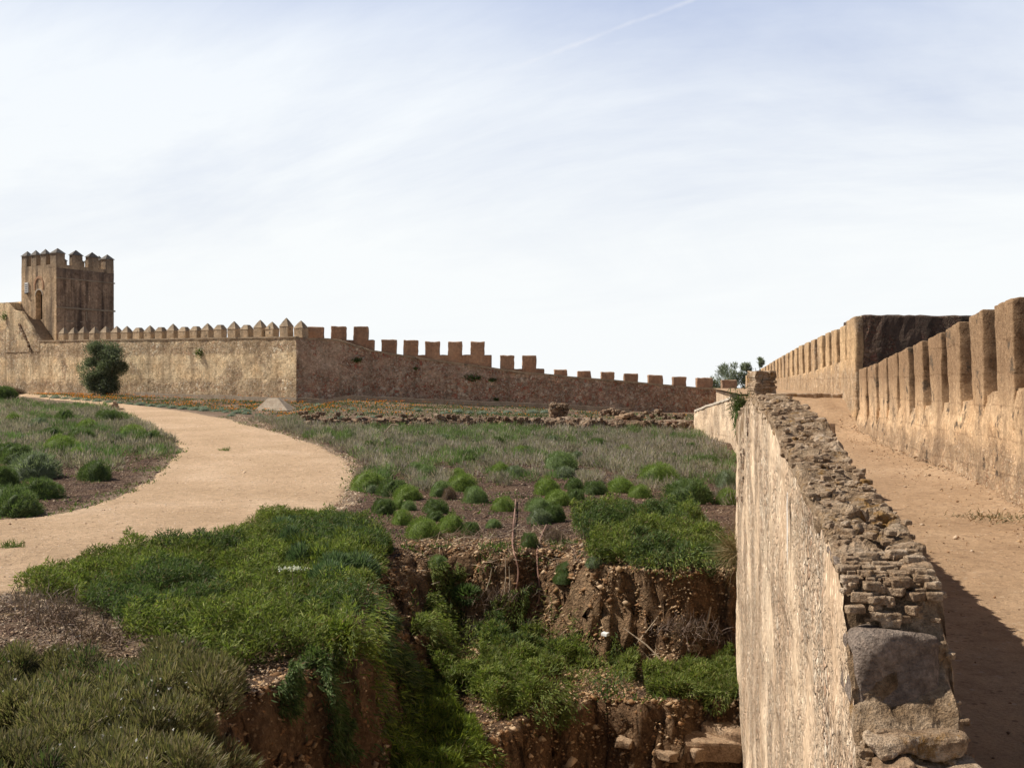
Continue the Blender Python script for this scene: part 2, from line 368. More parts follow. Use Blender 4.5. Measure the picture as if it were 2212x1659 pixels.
def soilmat(name, cols, speck=None, bumpd=.03, sc=1.0, ruts=None):
    m, nt, b = newmat(name); g = NT(nt); P = g.pos()
    a = g.noise(P, .5*sc, 7, .6); f = g.noise(P, 9*sc, 8, .7); v = g.noise(P, 60*sc, 5, .75)
    c = g.ramp(a, [(.3, cols[0]), (.5, cols[1]), (.7, cols[2])])
    c = g.mix(.85, c, g.ramp(f, [(.3, (.72, .70, .69)), (.5, (1, 1, 1)), (.7, (1.2, 1.19, 1.18))]), 'MULTIPLY')
    c = g.mix(.8, c, g.ramp(v, [(.3, (.7, .68, .66)), (.5, (1, 1, 1)), (.72, (1.35, 1.33, 1.3))]), 'MULTIPLY')
    h = g.math('ADD', g.math('MULTIPLY', f, 1.0), g.math('MULTIPLY', v, .5))
    if speck:
        vc = g.vor(P, 22*sc, 'F1', 'Color'); s = g.ramp(g.sep(vc)[1], [(.9, 0.0), (.905, .75)]); d = g.vor(P, 22*sc); s = g.math('MULTIPLY', s, g.ramp(d, [(.25, 1.0), (.4, 0.0)])); c = g.mix(s, c, speck)
        s2 = g.ramp(g.sep(vc)[0], [(.88, 0.0), (.885, .6)]); s2 = g.math('MULTIPLY', s2, g.ramp(d, [(.25, 1.0), (.4, 0.0)])); c = g.mix(s2, c, tuple(q*.35 for q in cols[0]))
    g.L(c, b.inputs['Base Color']); g.bump(h, 1.0, bumpd, b); return m
M['walk'] = soilmat('trodden_ochre_earth', [(.36,.235,.14), (.44,.295,.18), (.52,.365,.235)], (.55,.42,.3), .035)
M['path'] = soilmat('sandy_gravel', [(.50,.345,.215), (.585,.41,.262), (.68,.495,.335)], (.80,.64,.49), .07, .8)

def groundmat():
    m, nt, b = newmat('garden_soil'); g = NT(nt); P = g.pos()
    at = g.n('ShaderNodeAttribute', attribute_name='Col'); a3 = g.sep(at.outputs['Vector'])   # R mulch, G clay, B pale grit
    f = g.noise(P, 7, 9, .72); v = g.noise(P, 45, 5, .75); a = g.noise(P, .8, 6, .6)
    vc = g.vor(P, 26, 'F1', 'Color'); vd = g.vor(P, 26); r = g.sep(vc)
    mul = g.ramp(r[0], [(0, (.035,.02,.015)), (.25, (.065,.036,.027)), (.5, (.11,.063,.045)), (.72, (.17,.105,.075)), (.9, (.30,.22,.16))], 'CONSTANT')
    clay = g.ramp(a, [(.3, (.15,.085,.047)), (.5, (.22,.135,.075)), (.7, (.33,.22,.13))])
    clay = g.mix(.95, clay, g.ramp(f, [(.3, (.4, .36, .34)), (.5, (1, 1, 1)), (.68, (1.6, 1.55, 1.5))]), 'MULTIPLY')
    peb = g.math('MULTIPLY', g.ramp(r[1], [(.8, 0.0), (.81, .8)]), g.ramp(vd, [(.3, 1.0), (.45, 0.0)]))
    clay = g.mix(peb, clay, (.40, .27, .16))
    grit = g.mix(g.ramp(r[2], [(.5, 0.0), (.52, 1.0)]), (.36, .25, .16), (.48, .37, .27))
    soil = g.mix(g.ramp(g.noise(P, 1.3, 6, .7), [(.42, 0.0), (.6, 1.0)]), mul, g.mix(.4, mul, (.27, .17, .10)))
    c = g.mix(a3[1], soil, clay); c = g.mix(a3[2], c, grit)
    c = g.mix(.8, c, g.ramp(v, [(.3, (.65, .65, .65)), (.7, (1.35, 1.35, 1.35))]), 'MULTIPLY')
    g.L(c, b.inputs['Base Color'])
    h = g.math('ADD', g.math('MULTIPLY', f, 1.3), g.math('MULTIPLY', v, .6)); h = g.math('ADD', h, g.math('MULTIPLY', vd, .5))
    g.bump(h, 1.0, .08, b); return m
M['ground'] = groundmat()

def leafmat(name='foliage', tr=.35):
    m, nt, b = newmat(name, .7); g = NT(nt)
    at = g.n('ShaderNodeAttribute', attribute_name='Col').outputs['Color']
    g.L(at, b.inputs['Base Color']); b.inputs['Specular IOR Level'].default_value = .25
    t = g.n('ShaderNodeBsdfTranslucent'); g.L(g.mix(1.0, at, (1.2, 1.3, .8), 'MULTIPLY'), t.inputs[0])
    mx = g.n('ShaderNodeMixShader'); mx.inputs[0].default_value = tr; g.L(b.outputs[0], mx.inputs[1]); g.L(t.outputs[0], mx.inputs[2])
    out = [n for n in nt.nodes if n.type == 'OUTPUT_MATERIAL'][0]; g.L(mx.outputs[0], out.inputs[0]); return m
M['leaf'] = leafmat(); M['dry'] = leafmat('dry_growth', .1)
def plain(name, col, rough=.9, nz=.3, sc=12):
    m, nt, b = newmat(name, rough); g = NT(nt); P = g.pos()
    c = g.mix(1.0, col, g.ramp(g.noise(P, sc, 5, .7), [(.3, 1-nz), (.7, 1+nz)]), 'MULTIPLY'); g.L(c, b.inputs['Base Color']); return m
M['bark'] = plain('bark', (.10, .075, .055)); M['hose'] = plain('brown_hose', (.30, .17, .125), .6, .15)
M['cane'] = plain('dry_cane', (.40, .31, .22)); M['dark'] = plain('dark_interior', (.02, .016, .012)); M['white'] = plain('white_paint', (.72, .72, .70), .6, .08)
M['rooftile'] = plain('grey_cap', (.17, .155, .14), .9, .3, 6); M['sill'] = plain('pale_cap', (.50, .43, .35), .9, .35, 9)
M['step'] = plain('stair_render', (.27, .20, .14), .9, .3, 4); M['ink'] = plain('dark_lettering', (.08, .08, .09), .6, .1); M['wood'] = plain('weathered_door_timber', (.10, .065, .045), .8, .35, 20)

# ------------------------------------------------------------------ ground sheet
def axis(breaks):
    out = []
    for a, b, st in breaks: out += list(np.arange(a, b, st))
    return np.array(out+[breaks[-1][1]])
gx = axis([(-900, -120, 60), (-120, -50, 5), (-50, -14, .5), (-14, -7, .2), (-7, -2.9, .09), (-2.9, 3.8, .045), (3.8, 6, .15), (6, 22, .6), (22, 60, 4), (60, 900, 60)])
gy = axis([(-600, -20, 50), (-20, 4, 1.2), (4, 6, .15), (6, 9, .07), (9, 16.6, .045), (16.6, 24, .1), (24, 50, .22), (50, 76, .4), (76, 110, 2), (110, 1200, 50)])
X, Y = np.meshgrid(gx, gy); Z = H(X, Y)
dzx = np.gradient(Z, axis=1)/np.gradient(X, axis=1); dzy = np.gradient(Z, axis=0)/np.gradient(Y, axis=0)
slope = np.hypot(dzx, dzy)
near = sm((19-Y)/3)*sm((X+9)/2)*sm((Y-5)/2)
amp = .085*near*sm((slope-.3)/1.0)
X2 = X+amp*fbm(Z*7+X*3, Y*7, 3, 91)*1.6; Y2 = Y+amp*fbm(X*7, Z*7+Y*3, 3, 92)*1.6; Z2 = Z+.018*near*fbm(X*11, Y*11, 2, 93)
PATH_PX = [(40,856),(150,866),(232,878),(290,905),(345,935),(402,972),(372,1000),(330,1040),(255,1078),(165,1103),(90,1118),(-60,1132),(-160,1150),
           (-160,1320),(-60,1296),(20,1283),(200,1252),(350,1215),(480,1192),(560,1165),(640,1135),(705,1105),(738,1070),(755,1030),(742,995),(690,965),(620,942),(545,922),(490,905),(420,893),(330,880),(240,868),(150,858),(60,850)]
PATH = [tuple(hit(px, py, H0)[:2]) for px, py in PATH_PX]
Zc = H0(X, Y); psd = sdist(X, Y, PATH)
clay = np.clip(sm((slope-.45)/.5)*sm((24-Y)/3)+sm(sdist(X, Y, PIT1)/.3)*(.35+.3*fbm(X*2, Y*2, 3, 12)), 0, 1)*sm((20-Y)/2)
px_, py_ = proj(X, np.maximum(Y, 1), Z)
grit = sm((psd+.55+.2*fbm(X*2, Y*2, 3, 8))/.35)*.75*(X < 3)
grit = np.maximum(grit, .6*sm((.6+.4*fbm(X*1.5, Y*1.5, 3, 15)-np.hypot(X+4.6, (Y-11.2)*.7)*.45)/.3))
grit = np.where(Y > 45, np.maximum(grit, .35+.4*fbm(X*.6, Y*.6, 3, 19)), grit)
colg = np.stack([np.ones_like(clay), clay, np.clip(grit, 0, 1)], -1).reshape(-1, 3)
ny, nx = X.shape; I = np.arange(ny*nx).reshape(ny, nx)
quads = np.stack([I[:-1, :-1], I[:-1, 1:], I[1:, 1:], I[1:, :-1]], -1).reshape(-1, 4)
ground = link('ground', arrmesh('ground', np.stack([X2, Y2, Z2], -1), quads=quads, col=colg, smooth=True), M['ground'])
prop(ground, 'brown mulched garden soil with the clay pit cut into it', None, None, 'structure')
# ------------------------------------------------------------------ garden path
ax_ = np.concatenate([np.arange(-44, -14, .35), np.arange(-14, -2, .1)]); ay_ = np.concatenate([np.arange(9, 24, .1), np.arange(24, 82, .3)])
PX, PY = np.meshgrid(ax_, ay_); s_ = sdist(PX, PY, PATH)+.10*fbm(PX*1.5, PY*1.5, 3, 5)
PZ = H(PX, PY)+.022-.12*sm(-s_/.3)+.006*fbm(PX*4, PY*4, 3, 6)
ny, nx = PX.shape; I = np.arange(ny*nx).reshape(ny, nx); q = np.stack([I[:-1, :-1], I[:-1, 1:], I[1:, 1:], I[1:, :-1]], -1).reshape(-1, 4)
keep = (s_.ravel()[q] > -.45).any(1)
path = link('path', arrmesh('path', np.stack([PX, PY, PZ], -1), quads=q[keep], smooth=True), M['path']); prop(path, 'wide sandy gravel path curving through the garden', None, None, 'structure')

# ------------------------------------------------------------------ wall with tower (left)
def TF(a, b, z): p = T0+a*U+b*V; return (p[0], p[1], z)
def a_px(px, b):        # distance along the wall where pixel column px meets plane b
    o = T0+b*V; k = (px-CX)/F
    return (k*o[1]-o[0])/(U[0]-k*U[1])
def zpx(py, a, b=0): y = (T0+a*U+b*V)[1]; return (CY-py)/F*y
def TH(mb, a0, a1, b0, b1, z0, z1, **k):
    z1 = z1 if isinstance(z1, (list, tuple)) else [z1]*4
    z0 = z0 if isinstance(z0, (list, tuple)) else [z0]*4
    return mb.hexa([TF(a0, b0, z0[0]), TF(a1, b0, z0[1]), TF(a1, b1, z0[2]), TF(a0, b1, z0[3]), TF(a0, b0, z1[0]), TF(a1, b0, z1[1]), TF(a1, b1, z1[2]), TF(a0, b1, z1[3])], **k)
FB = -1.35                       # plane of the inner face
wa = empty('battlement_wall', (*C0, -.95), 'sunlit rubble and render garden wall with a row of pointed merlons, running from the tower to the corner', 'wall')
aC = a_px(640, FB); aL = a_px(14, FB)
zA = lambda a: 3.09+(3.43-3.09)*(a-aC)/(0-aC) if a < 0 else 3.43
segs = 40; mb = MB()
a_ = np.linspace(aC, aL, segs+1)
rows = []
for a in np.linspace(aC, aL, 130):
    zt = zA(a); col = []
    for k in range(17):
        z = -1.8+(zt+1.8)*k/16; p = Vector(TF(a, FB, z)); p += n3(p, .8)*.035+n3(p, 2.6)*.022; p.z = z if k < 16 else zt+.03*n3(p, 1.2).x; col.append(tuple(p))
    col.append(TF(a, .45, zt)); col.append(TF(a, .45, -6)); rows.append(col)
mb.grid(np.array(rows)[::-1]); TH(mb, aC, aC+.02, FB, .45, -6, 3.05); mb.build('wall_body', M['wallA'], wa, smooth=False)
mb = MB(); N_ = 26
for i in range(N_):
    a0 = aC+(a_px(86, FB)-aC)*i/N_; a1 = aC+(a_px(86, FB)-aC)*(i+1)/N_
    TH(mb, a0, a1, FB-.05, FB+.3, [zA(a0)-.02, zA(a1)-.02]*2, [zA(a0)+.07, zA(a1)+.07, zA(a1)+.07, zA(a0)+.07], seg=(2, 1, 1), amp=.02)
mb.build('coping', M['merlonA'], wa)
pk = [167,193,218.5,247,276,304.5,331,362,391,420,451,481,511,541,574,610,643,678,709,746,784]
rounded = {7, 9, 11, 12, 14, 16}; tall = {19: .16, 10: .05, 15: .08, 17: .08, 14: .06}
for i, sx in enumerate(pk):
    a = a_px(sx*.8294, -.1); w = .40 if i > 3 else .34; t_ = .28; zb = zA(a)-.05; zt = zb+.72+tall.get(i, 0)+random.uniform(-.03, .03)
    mb = MB(); TH(mb, a-w, a+w, -.1-t_, -.1+t_, zb, zt, seg=(3, 3, 4), rnd=.04, amp=.03, freq=3)
    e = .02; P4 = [TF(a-w-e, -.1-t_-e, zt-.02), TF(a-w-e, -.1+t_+e, zt-.02), TF(a+w+e, -.1+t_+e, zt-.02), TF(a+w+e, -.1-t_-e, zt-.02)]
    mb.pyramid(P4, TF(a, -.1, zt+.52+tall.get(i, 0)*.6), cut=(.38 if i in rounded else .05)); mb.build('merlon', M['merlonA'], wa)
# stair against the wall, and the taller wall on its left
st = empty('stone_stair', TF(1.2, FB, 3.4), 'steep flight of steps with a sloping rendered flank climbing to the tower door', 'stair')
mb = MB(); n = 10
for i in range(n):
    a0 = .25+i*.2; TH(mb, a0, a0+.2 if i < n-1 else 3.2, FB+.24, -.02, 3.0, 3.46+(i+1)*.187, seg=(1, 2, 1), amp=.012)
for i in range(4):
    a0 = 3.2+i*.3; TH(mb, a0, a0+.3 if i < 3 else 6.5, FB+.24, -.02, 3.0, 5.33+(i+1)*.17, seg=(1, 2, 1), amp=.012)
mb.build('step', M['step'], st)
outl = [(86, 738.0), (47.5, 673.5), (28, 670), (13, 653)]
o2 = [(a_px(px, FB), zpx(py, a_px(px, FB), FB)) for px, py in outl]; mb = MB()
for (a0, z0), (a1, z1) in zip(o2[:-1], o2[1:]):
    TH(mb, a0, a1, FB-.03, FB+.22, 2.6, [z0, z1, z1, z0], seg=(6, 1, 6), amp=.04, freq=1.3)
mb.build('flank_wall', M['wallA'], st)
mb = MB()
for k in range(9):                # broken edge stones stepping down the flank
    px = 43+k*2.9; py = 702+k*6.0+(k > 6)*(k-6)*3; a = a_px(px, FB); z = zpx(py, a, FB)
    TH(mb, a-.13, a+.13, FB-.12, FB+.0, z-.12, z+.09, seg=(2, 2, 2), rnd=.05, amp=.08, freq=3)
mb.build('edge_stone', M['ruin'], st)
tw = empty('tall_wall', TF(8, -.8, -.8), 'higher rendered wall stretch left of the tower stair at the picture edge', 'wall')
a0 = a_px(13, FB); a1 = a_px(-260, FB); mb = MB()
TH(mb, a0, a1, FB+.12, -.03, -2, zpx(653, a0, FB), seg=(30, 2, 14), amp=.06, freq=1.2); mb.build('wall_body', M['wallA'], tw)
mb = MB(); TH(mb, 4.72, a1, 0, 1.4, -2, zpx(652, 5, 0), seg=(20, 2, 10), amp=.03); mb.build('inner_wall', M['wallA'], tw)

tt = empty('square_tower', TF(2.3, 2.7, 3.3), 'square rendered tower with pyramid capped merlons, arched doorway and rain streaks', 'tower')
TA, TB, TZ = 4.7, 5.5, 9.8; dA0, dA1 = 1.85, 2.75; dz0 = 5.33; dz1 = 7.35
mb = MB(); kw = dict(amp=.02, freq=1.5)
TH(mb, 0, dA0, 0, .6, -3, TZ-.25, seg=(8, 2, 30), **kw); TH(mb, dA1, TA, 0, .6, -3, TZ-.25, seg=(8, 2, 30), **kw); TH(mb, dA0, dA1, 0, .6, -3, dz0, seg=(2, 1, 6))
for i in range(6):
    f0, f1 = i/6, (i+1)/6; a0 = dA0+(dA1-dA0)*f0; a1 = dA0+(dA1-dA0)*f1
    h = lambda f: dz1+.42*math.sqrt(max(0, 1-(2*f-1)**2))
    TH(mb, a0, a1, 0, .6, [h(f0), h(f1), h(f1), h(f0)], TZ-.25)
TH(mb, 0, TA, .6, TB, -3, TZ-.25, seg=(14, 16, 34), **kw)
mb.build('wall', M['tower'], tt)
mb = MB(); TH(mb, -.025, 0, .02, TB-.02, 3, TZ-.3, seg=(1, 30, 36), amp=.01); mb.build('side_shade_stain', masonry('stained_shaded_tower_side', (.28, .19, .13), (.42, .30, .205), [(.33,.22,.14), (.38,.28,.19), (.25,.16,.11)], 5, (.6, .72), .9, (.075, .055, .045), .9, None, .04, (8.3, 9.8, (.12, .095, .08), .8), seed=13), tt)  # thin skin: weather stains plus the tower side's shade put into the colour
mb = MB(); TH(mb, 0, TA, 0, .4, TZ-.25, TZ, seg=(8, 1, 1)); TH(mb, 0, .4, .4, TB-.4, TZ-.25, TZ); TH(mb, TA-.4, TA, .4, TB-.4, TZ-.25, TZ); TH(mb, 0, TA, TB-.4, TB, TZ-.25, TZ); mb.build('parapet', M['tower'], tt)
dr = MB(); TH(dr, dA0-.02, dA0+.38, .42, .47, dz0, dz1+.3, seg=(2, 1, 6)); dr.build('door', M['wood'], tt)
mb = MB(); TH(mb, dA0+.38, dA1, .50, .55, dz0+.01, dz1+.45); mb.build('doorway_interior', M['dark'], tt)
mb = MB()
for k in range(13):
    t0 = math.pi*(-.12+1.24*k/13); t1 = math.pi*(-.12+1.24*(k+1)/13); ac = (dA0+dA1)/2; zc = dz1+.75
    r0, r1 = .52, .66
    p = lambda r, t, b: TF(ac+r*math.cos(t), b, zc+r*math.sin(t)*1.25)
    mb.hexa([p(r0, t0, -.045), p(r1, t0, -.045), p(r1, t1, -.045), p(r0, t1, -.045), p(r0, t0, .02), p(r1, t0, .02), p(r1, t1, .02), p(r0, t1, .02)])
mb.build('arch_moulding', plain('pink_brick', (.48, .29, .18)), tt)
mb = MB()
for k in range(9):
    t0 = math.pi*k/9; t1 = math.pi*(k+1)/9; ac = (dA0+dA1)/2; r0, r1 = .45, .56
    p = lambda r, t, b: TF(ac+r*math.cos(t), b, dz1+r*math.sin(t)*.95)
    mb.hexa([p(r0, t0, -.03), p(r1, t0, -.03), p(r1, t1, -.03), p(r0, t1, -.03), p(r0, t0, .05), p(r1, t0, .05), p(r1, t1, .05), p(r0, t1, .05)])
mb.build('door_surround', M['sill'], tt)
for z, pr, hh, mm in ((8.62, .07, .10, 'bastion'), (6.20, .09, .13, 'bastion')):
    mb = MB(); TH(mb, -pr, 0, -.0, TB+pr, z, z+hh, seg=(1, 24, 1), amp=.02, freq=3); mb.build('string_course', M[mm], tt)
mb = MB(); TH(mb, -.03, 0, .1, 2.6, 5.13, 5.2, seg=(1, 16, 1), amp=.05, freq=2); TH(mb, -.03, 0, 3.2, 5.4, 5.08, 5.15, seg=(1, 16, 1), amp=.05, freq=2); TH(mb, -.03, 0, 2.72, 2.82, 5.3, 6.05, seg=(1, 1, 6), amp=.04); mb.build('wall_crack', M['bastion'], tt)
def tmer(ac, bc, wa_, wb_, corner=False):
    mb = MB(); TH(mb, ac-wa_, ac+wa_, bc-wb_, bc+wb_, TZ-.02, 10.72, seg=(2, 2, 4), rnd=.03, amp=.015)
    o = mb.build('merlon', M['tower'], tt)
    e = .07; mb = MB(); P4 = [TF(ac-wa_-e, bc-wb_-e, 10.70), TF(ac-wa_-e, bc+wb_+e, 10.70), TF(ac+wa_+e, bc+wb_+e, 10.70), TF(ac+wa_+e, bc-wb_-e, 10.70)]
    mb.pyramid(P4, TF(ac, bc, 11.16)); mb.v = list(mb.v)
    me = bpy.data.meshes.new('merlon_cap'); off = Vector(tt.location); me.from_pydata([tuple(Vector(v)-off) for v in mb.v], [], mb.f); link('merlon_cap', me, M['rooftile'], o)
for ac in (1.72, 3.02): tmer(ac, .2, .37, .2); tmer(ac, TB-.2, .37, .2)
tmer(.4, .4, .4, .4); tmer(TA-.37, .3, .37, .3); tmer(.35, TB-.4, .35, .4); tmer(TA-.37, TB-.35, .37, .35)
for bc in (1.95, 3.5): tmer(.2, bc, .2, .5); tmer(TA-.2, bc, .2, .5)
# plaque on the tower
a0 = a_px(55.5, -.3); a1 = a_px(48.5, -.3); z0 = zpx(633, 4, 0); z1 = zpx(611, 4, 0)
pl = empty('wall_plaque', TF((a0+a1)/2, -.05, z0), 'small white plaque fixed high on the left edge of the tower', 'sign')
mb = MB(); TH(mb, a0, a1, -.12, .0, z0, z1, rnd=.01); mb.build('panel', M['white'], pl)
mb = MB()
for k in range(4): TH(mb, a0+.07, a1-.07, -.135, -.118, z0+.12+k*.17, z0+.17+k*.17)
mb.build('lettering', M['ink'], pl)
mb = MB(); TH(mb, a0+.1, a1-.1, -.2, -.02, z0-.1, z0-.02); mb.build('bracket', M['ink'], pl)

# ------------------------------------------------------------------ wall B
wb = empty('stepped_wall', (0, 66.3, -1.6), 'long shaded brown rubble wall whose coping slopes down to the right, square merlons stepping behind it', 'wall')
TOPB = [(640,730.5),(705,731.4),(730,733),(759,743),(799.5,756),(862.5,766),(930,776),(1060.5,794),(1121,803),(1202.6,810),(1225,813),(1345,822.6),(1502,836.8),(1600,843),(1680,849)]
def yB(px, off=0): # Y on the line C0 -> (15.3,66)
    k = (px-CX)/F; dx, dy = 29.6, -.67; ox, oy = C0[0], C0[1]+off
    t = (k*oy-ox)/(dx-k*dy); return oy+t*dy
def ztopB(px):
    py = np.interp(px, [p[0] for p in TOPB], [p[1] for p in TOPB]); return (CY-py)/F*yB(px)
rows = []
for px in np.linspace(640, 1660, 230):
    y = yB(px); x = (px-CX)/F*y; zt = ztopB(px); col = []
    for k in range(18):
        z = -2.6+(zt+2.6)*k/17; p = Vector((x, y, z)); d = n3(p, .7)*.10+n3(p, 2.5)*.05; p.y += d.y; p.x += d.x*.3; col.append(tuple(p))
    col.append((x, y+2.6, zt)); col.append((x, y+2.6, -7)); rows.append(col)
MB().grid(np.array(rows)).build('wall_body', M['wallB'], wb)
mb = MB(); pxs = np.linspace(641, 1660, 90)
for p0, p1 in zip(pxs[:-1], pxs[1:]):
    y0, y1 = yB(p0), yB(p1); x0, x1 = (p0-CX)/F*y0, (p1-CX)/F*y1; z0, z1 = ztopB(p0), ztopB(p1)
    mb.hexa([(x0, y0-.07, z0-.10), (x1, y1-.07, z1-.10), (x1, y1+.35, z1-.10), (x0, y0+.35, z0-.10), (x0, y0-.07, z0+.02), (x1, y1-.07, z1+.02), (x1, y1+.35, z1+.02), (x0, y0+.35, z0+.02)], amp=.015)
mb.build('coping', M['merlonA'], wb)
MERB = [(663.8,697.6,706),(714.4,746.6,705),(763,794.5,705),(823.5,855.7,733.7),(871,902.5,734.6),(918,949.5,738),(967.7,998,738),(1016,1046.5,738),(1080,1110.6,768),(1128,1158.5,768),
        (1197,1225.4,798),(1247.5,1277,801.5),(1298.5,1327.3,803.5),(1348.5,1379,807),(1401,1431.7,810.5),(1453.8,1483.5,813.8),(1505,1540,816),(1559.5,1592,820.6)]
SILL = [(655,807.4,734.2),(823.5,1062,767),(1080,1176.5,796.5),(1197,1610,830)]
OY = 2.5
for a, b, py in SILL:
    n_ = max(2, int((b-a)/12)); y0, y1 = yB(a, OY), yB(b, OY); mb = MB()
    x0, x1 = (a-CX)/F*y0, (b-CX)/F*y1; z0 = (CY-py)/F*y0; z1 = (CY-(py if a < 1190 else py+14))/F*y1
    mb.hexa([(x0, y0, -3), (x1, y1, -3), (x1, y1+.5, -3), (x0, y0+.5, -3), (x0, y0, z0), (x1, y1, z1), (x1, y1+.5, z1), (x0, y0+.5, z0)], seg=(n_*2, 2, 8), rnd=.06, amp=.06, freq=2.2)
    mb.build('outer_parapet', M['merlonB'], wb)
for a, b, py in MERB:
    y0 = yB((a+b)/2, OY-.02); x0, x1 = (a-CX)/F*y0, (b-CX)/F*y0; zt = (CY-py)/F*y0; zb = zt-(1.5 if py < 790 else .9)
    mb = MB(); mb.hexa([(x0, y0, zb), (x1, y0, zb), (x1, y0+.54, zb), (x0, y0+.54, zb), (x0, y0, zt), (x1, y0, zt-.01), (x1, y0+.54, zt), (x0, y0+.54, zt)], seg=(4, 3, 6), rnd=.06, amp=.05, freq=2.6, amp2=.02)
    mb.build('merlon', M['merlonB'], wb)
for px in (1604, 1611.5, 1618.5):
    y0 = 66.8; x0 = (px-CX)/F*y0; mb = MB(); mb.box((x0, y0-1.2), (.16, .02), (.1, .75), 0, -1, (CY-811)/F*y0, seg=(2, 2, 5), rnd=.05, amp=.04); mb.build('merlon', M['parapet2'], wb)

# kerb in front of the walls
kb = []; 
for px in np.linspace(290, 640, 30): a = a_px(px, -4.2); p = TF(a, -4.2, 0); kb.append((p[0], p[1]))
for px in np.linspace(650, 1360, 60): y = yB(px, -3.6); kb.append(((px-CX)/F*y, y))
mb = MB()
for i in range(len(kb)-1):
    (x0, y0), (x1, y1) = kb[i], kb[i+1]; z0, z1 = [float(H0(x, y)) for x, y in (kb[i], kb[i+1])]
    mb.hexa([(x0, y0, z0-.1), (x1, y1, z1-.1), (x1, y1+.25, z1-.1), (x0, y0+.25, z0-.1), (x0, y0, z0+.30), (x1, y1, z1+.30), (x1, y1+.25, z1+.30), (x0, y0+.25, z0+.30)])
o = mb.build('kerb', M['concrete'], None, loc=(*kb[0], float(H0(*kb[0])))); prop(o, 'long low concrete kerb running along the foot of the far walls', 'kerb')
# sloped concrete block
f0 = hit(549, 888, H0); f1 = hit(622, 888, H0); yb = (f0[1]+f1[1])/2; f0 = W(549, 888, yb); f1 = W(622, 888, yb)
t0 = W(578, 860, yb+1.4); t1 = W(600, 860, yb+1.4); zb = f0[2]-.2
mb = MB(); mb.hexa([(f0[0], f0[1], zb), (f1[0], f1[1], zb), (f1[0]+.2, yb+2.3, zb), (f0[0]-.1, yb+2.3, zb), (f0[0]+.01, yb+.02, f0[2]+.02), (f1[0]-.01, yb+.02, f1[2]+.02), (t1[0]+.5, yb+2.2, f1[2]+.1), (t0[0]-.5, yb+2.2, f0[2]+.1)])
mb.hexa([(f0[0]+.01, yb+.02, f0[2]+.02), (f1[0]-.01, yb+.02, f1[2]+.02), (f1[0]+.1, yb+2.2, f1[2]+.02), (f0[0]-.1, yb+2.2, f0[2]+.02), tuple(t0), tuple(t1), (t1[0], yb+1.9, t1[2]), (t0[0], yb+1.9, t0[2])], seg=(3, 3, 3), amp=.01)
o = mb.build('sloped_block', M['concrete'], None, loc=f0); prop(o, 'pale concrete block with sloping trapezoid sides in the flower bed below the wall corner', 'block')

# ruined low walls in the garden
rw = empty('ruined_wall', (0, 47.9, -2.1), 'low crumbling rubble wall crossing the garden behind the grey scrub', 'wall')
rows = []
for x in np.arange(-10.9, 9.6, .12):
    gz = float(H0(x, 47.0)); tp = -1.62+.10*float(fbm(x*.6, 0, 3, 3))+.05*float(fbm(x*3, 1, 3, 4)); tp += (-.13 if x > 4 else 0)
    if x < -9.5: tp = gz+(tp-gz)*max(0, (x+10.9)/1.4)
    col = []
    for k, (yy, f) in enumerate([(47.0, 0), (47.12, .25), (47.2, .5), (47.25, .8), (47.4, 1), (47.8, 1.0), (48.2, .98), (48.6, .8)]):
        p = Vector((x, yy, gz-.1+(tp-gz+.1)*f)); p += n3(p, 2.0)*.12+n3(p, 6)*.06; col.append(tuple(p))
    rows.append(col)
MB().grid(np.array(rows)).build('wall_core', M['ruin'], rw)
mb = MB()
for i in range(260):
    x = random.uniform(-10, 9.3); gz = float(H0(x, 47.0)); f = random.random(); s = random.uniform(.08, .26)
    rock_hexa(mb, (x, 47.08+.3*f+random.uniform(-.08, .05), gz+.02+.5*f+.05*(f > .8)), (s*1.3, s, s*.8), 1)
mb.build('rubble', M['ruin'], rw)
rp = W(1206, 904, 49.5); st_ = empty('ruin_stump', tuple(rp), 'stubby ruined masonry pillar standing on the low garden wall', 'ruin')
mb = MB(); w = 20/F*49.5
mb.hexa([(rp[0]-w*.72, 49.2, rp[2]-.2), (rp[0]+w*.85, 49.2, rp[2]-.2), (rp[0]+w*.85, 50.1, rp[2]-.2), (rp[0]-w*.72, 50.1, rp[2]-.2), (rp[0]-w, 49.1, rp[2]+.74), (rp[0]+w, 49.2, rp[2]+.72), (rp[0]+w, 50.1, rp[2]+.74), (rp[0]-w, 50.1, rp[2]+.74)], seg=(7, 5, 7), rnd=.1, amp=.12, freq=3, amp2=.05)
mb.build('pillar_core', M['ruin'], st_)
mb = MB()
for i in range(26): rock_hexa(mb, (rp[0]+random.uniform(-w, w), 49.12, rp[2]+random.uniform(0, .7)), (.16, .14, .11), 1)
mb.build('stone', M['ruin'], st_)
for k, (px, py, wpx, hpx, lab) in enumerate([(1322, 893, 50, 11, 'long low rubble heap in front of the shaded wall, right of the ruined pillar'), (1420, 905, 110, 22, 'broken brown masonry mound at the right end of the low garden wall'), (1355, 905, 40, 14, 'heap of pale boulders on the low garden wall beside the brown mound')]):
    Yr = 50.5 if k == 0 else 49; c = W(px, py, Yr); mb = MB()
    for i in range(34):
        dx = random.uniform(-.5, .5)*wpx/F*Yr; s = random.uniform(.10, .28)
        rock_hexa(mb, (c[0]+dx, Yr+random.uniform(-.4, .4), c[2]+random.uniform(-.2, 1)*hpx/F*Yr*(1-abs(dx)/(wpx/F*Yr)*1.2)-.05), (s*1.3, s, s*.8), 2 if k else 1)
    o = mb.build('rubble_heap', M['rock'] if k == 2 else M['ruin'], None, loc=c); prop(o, lab, 'rubble')

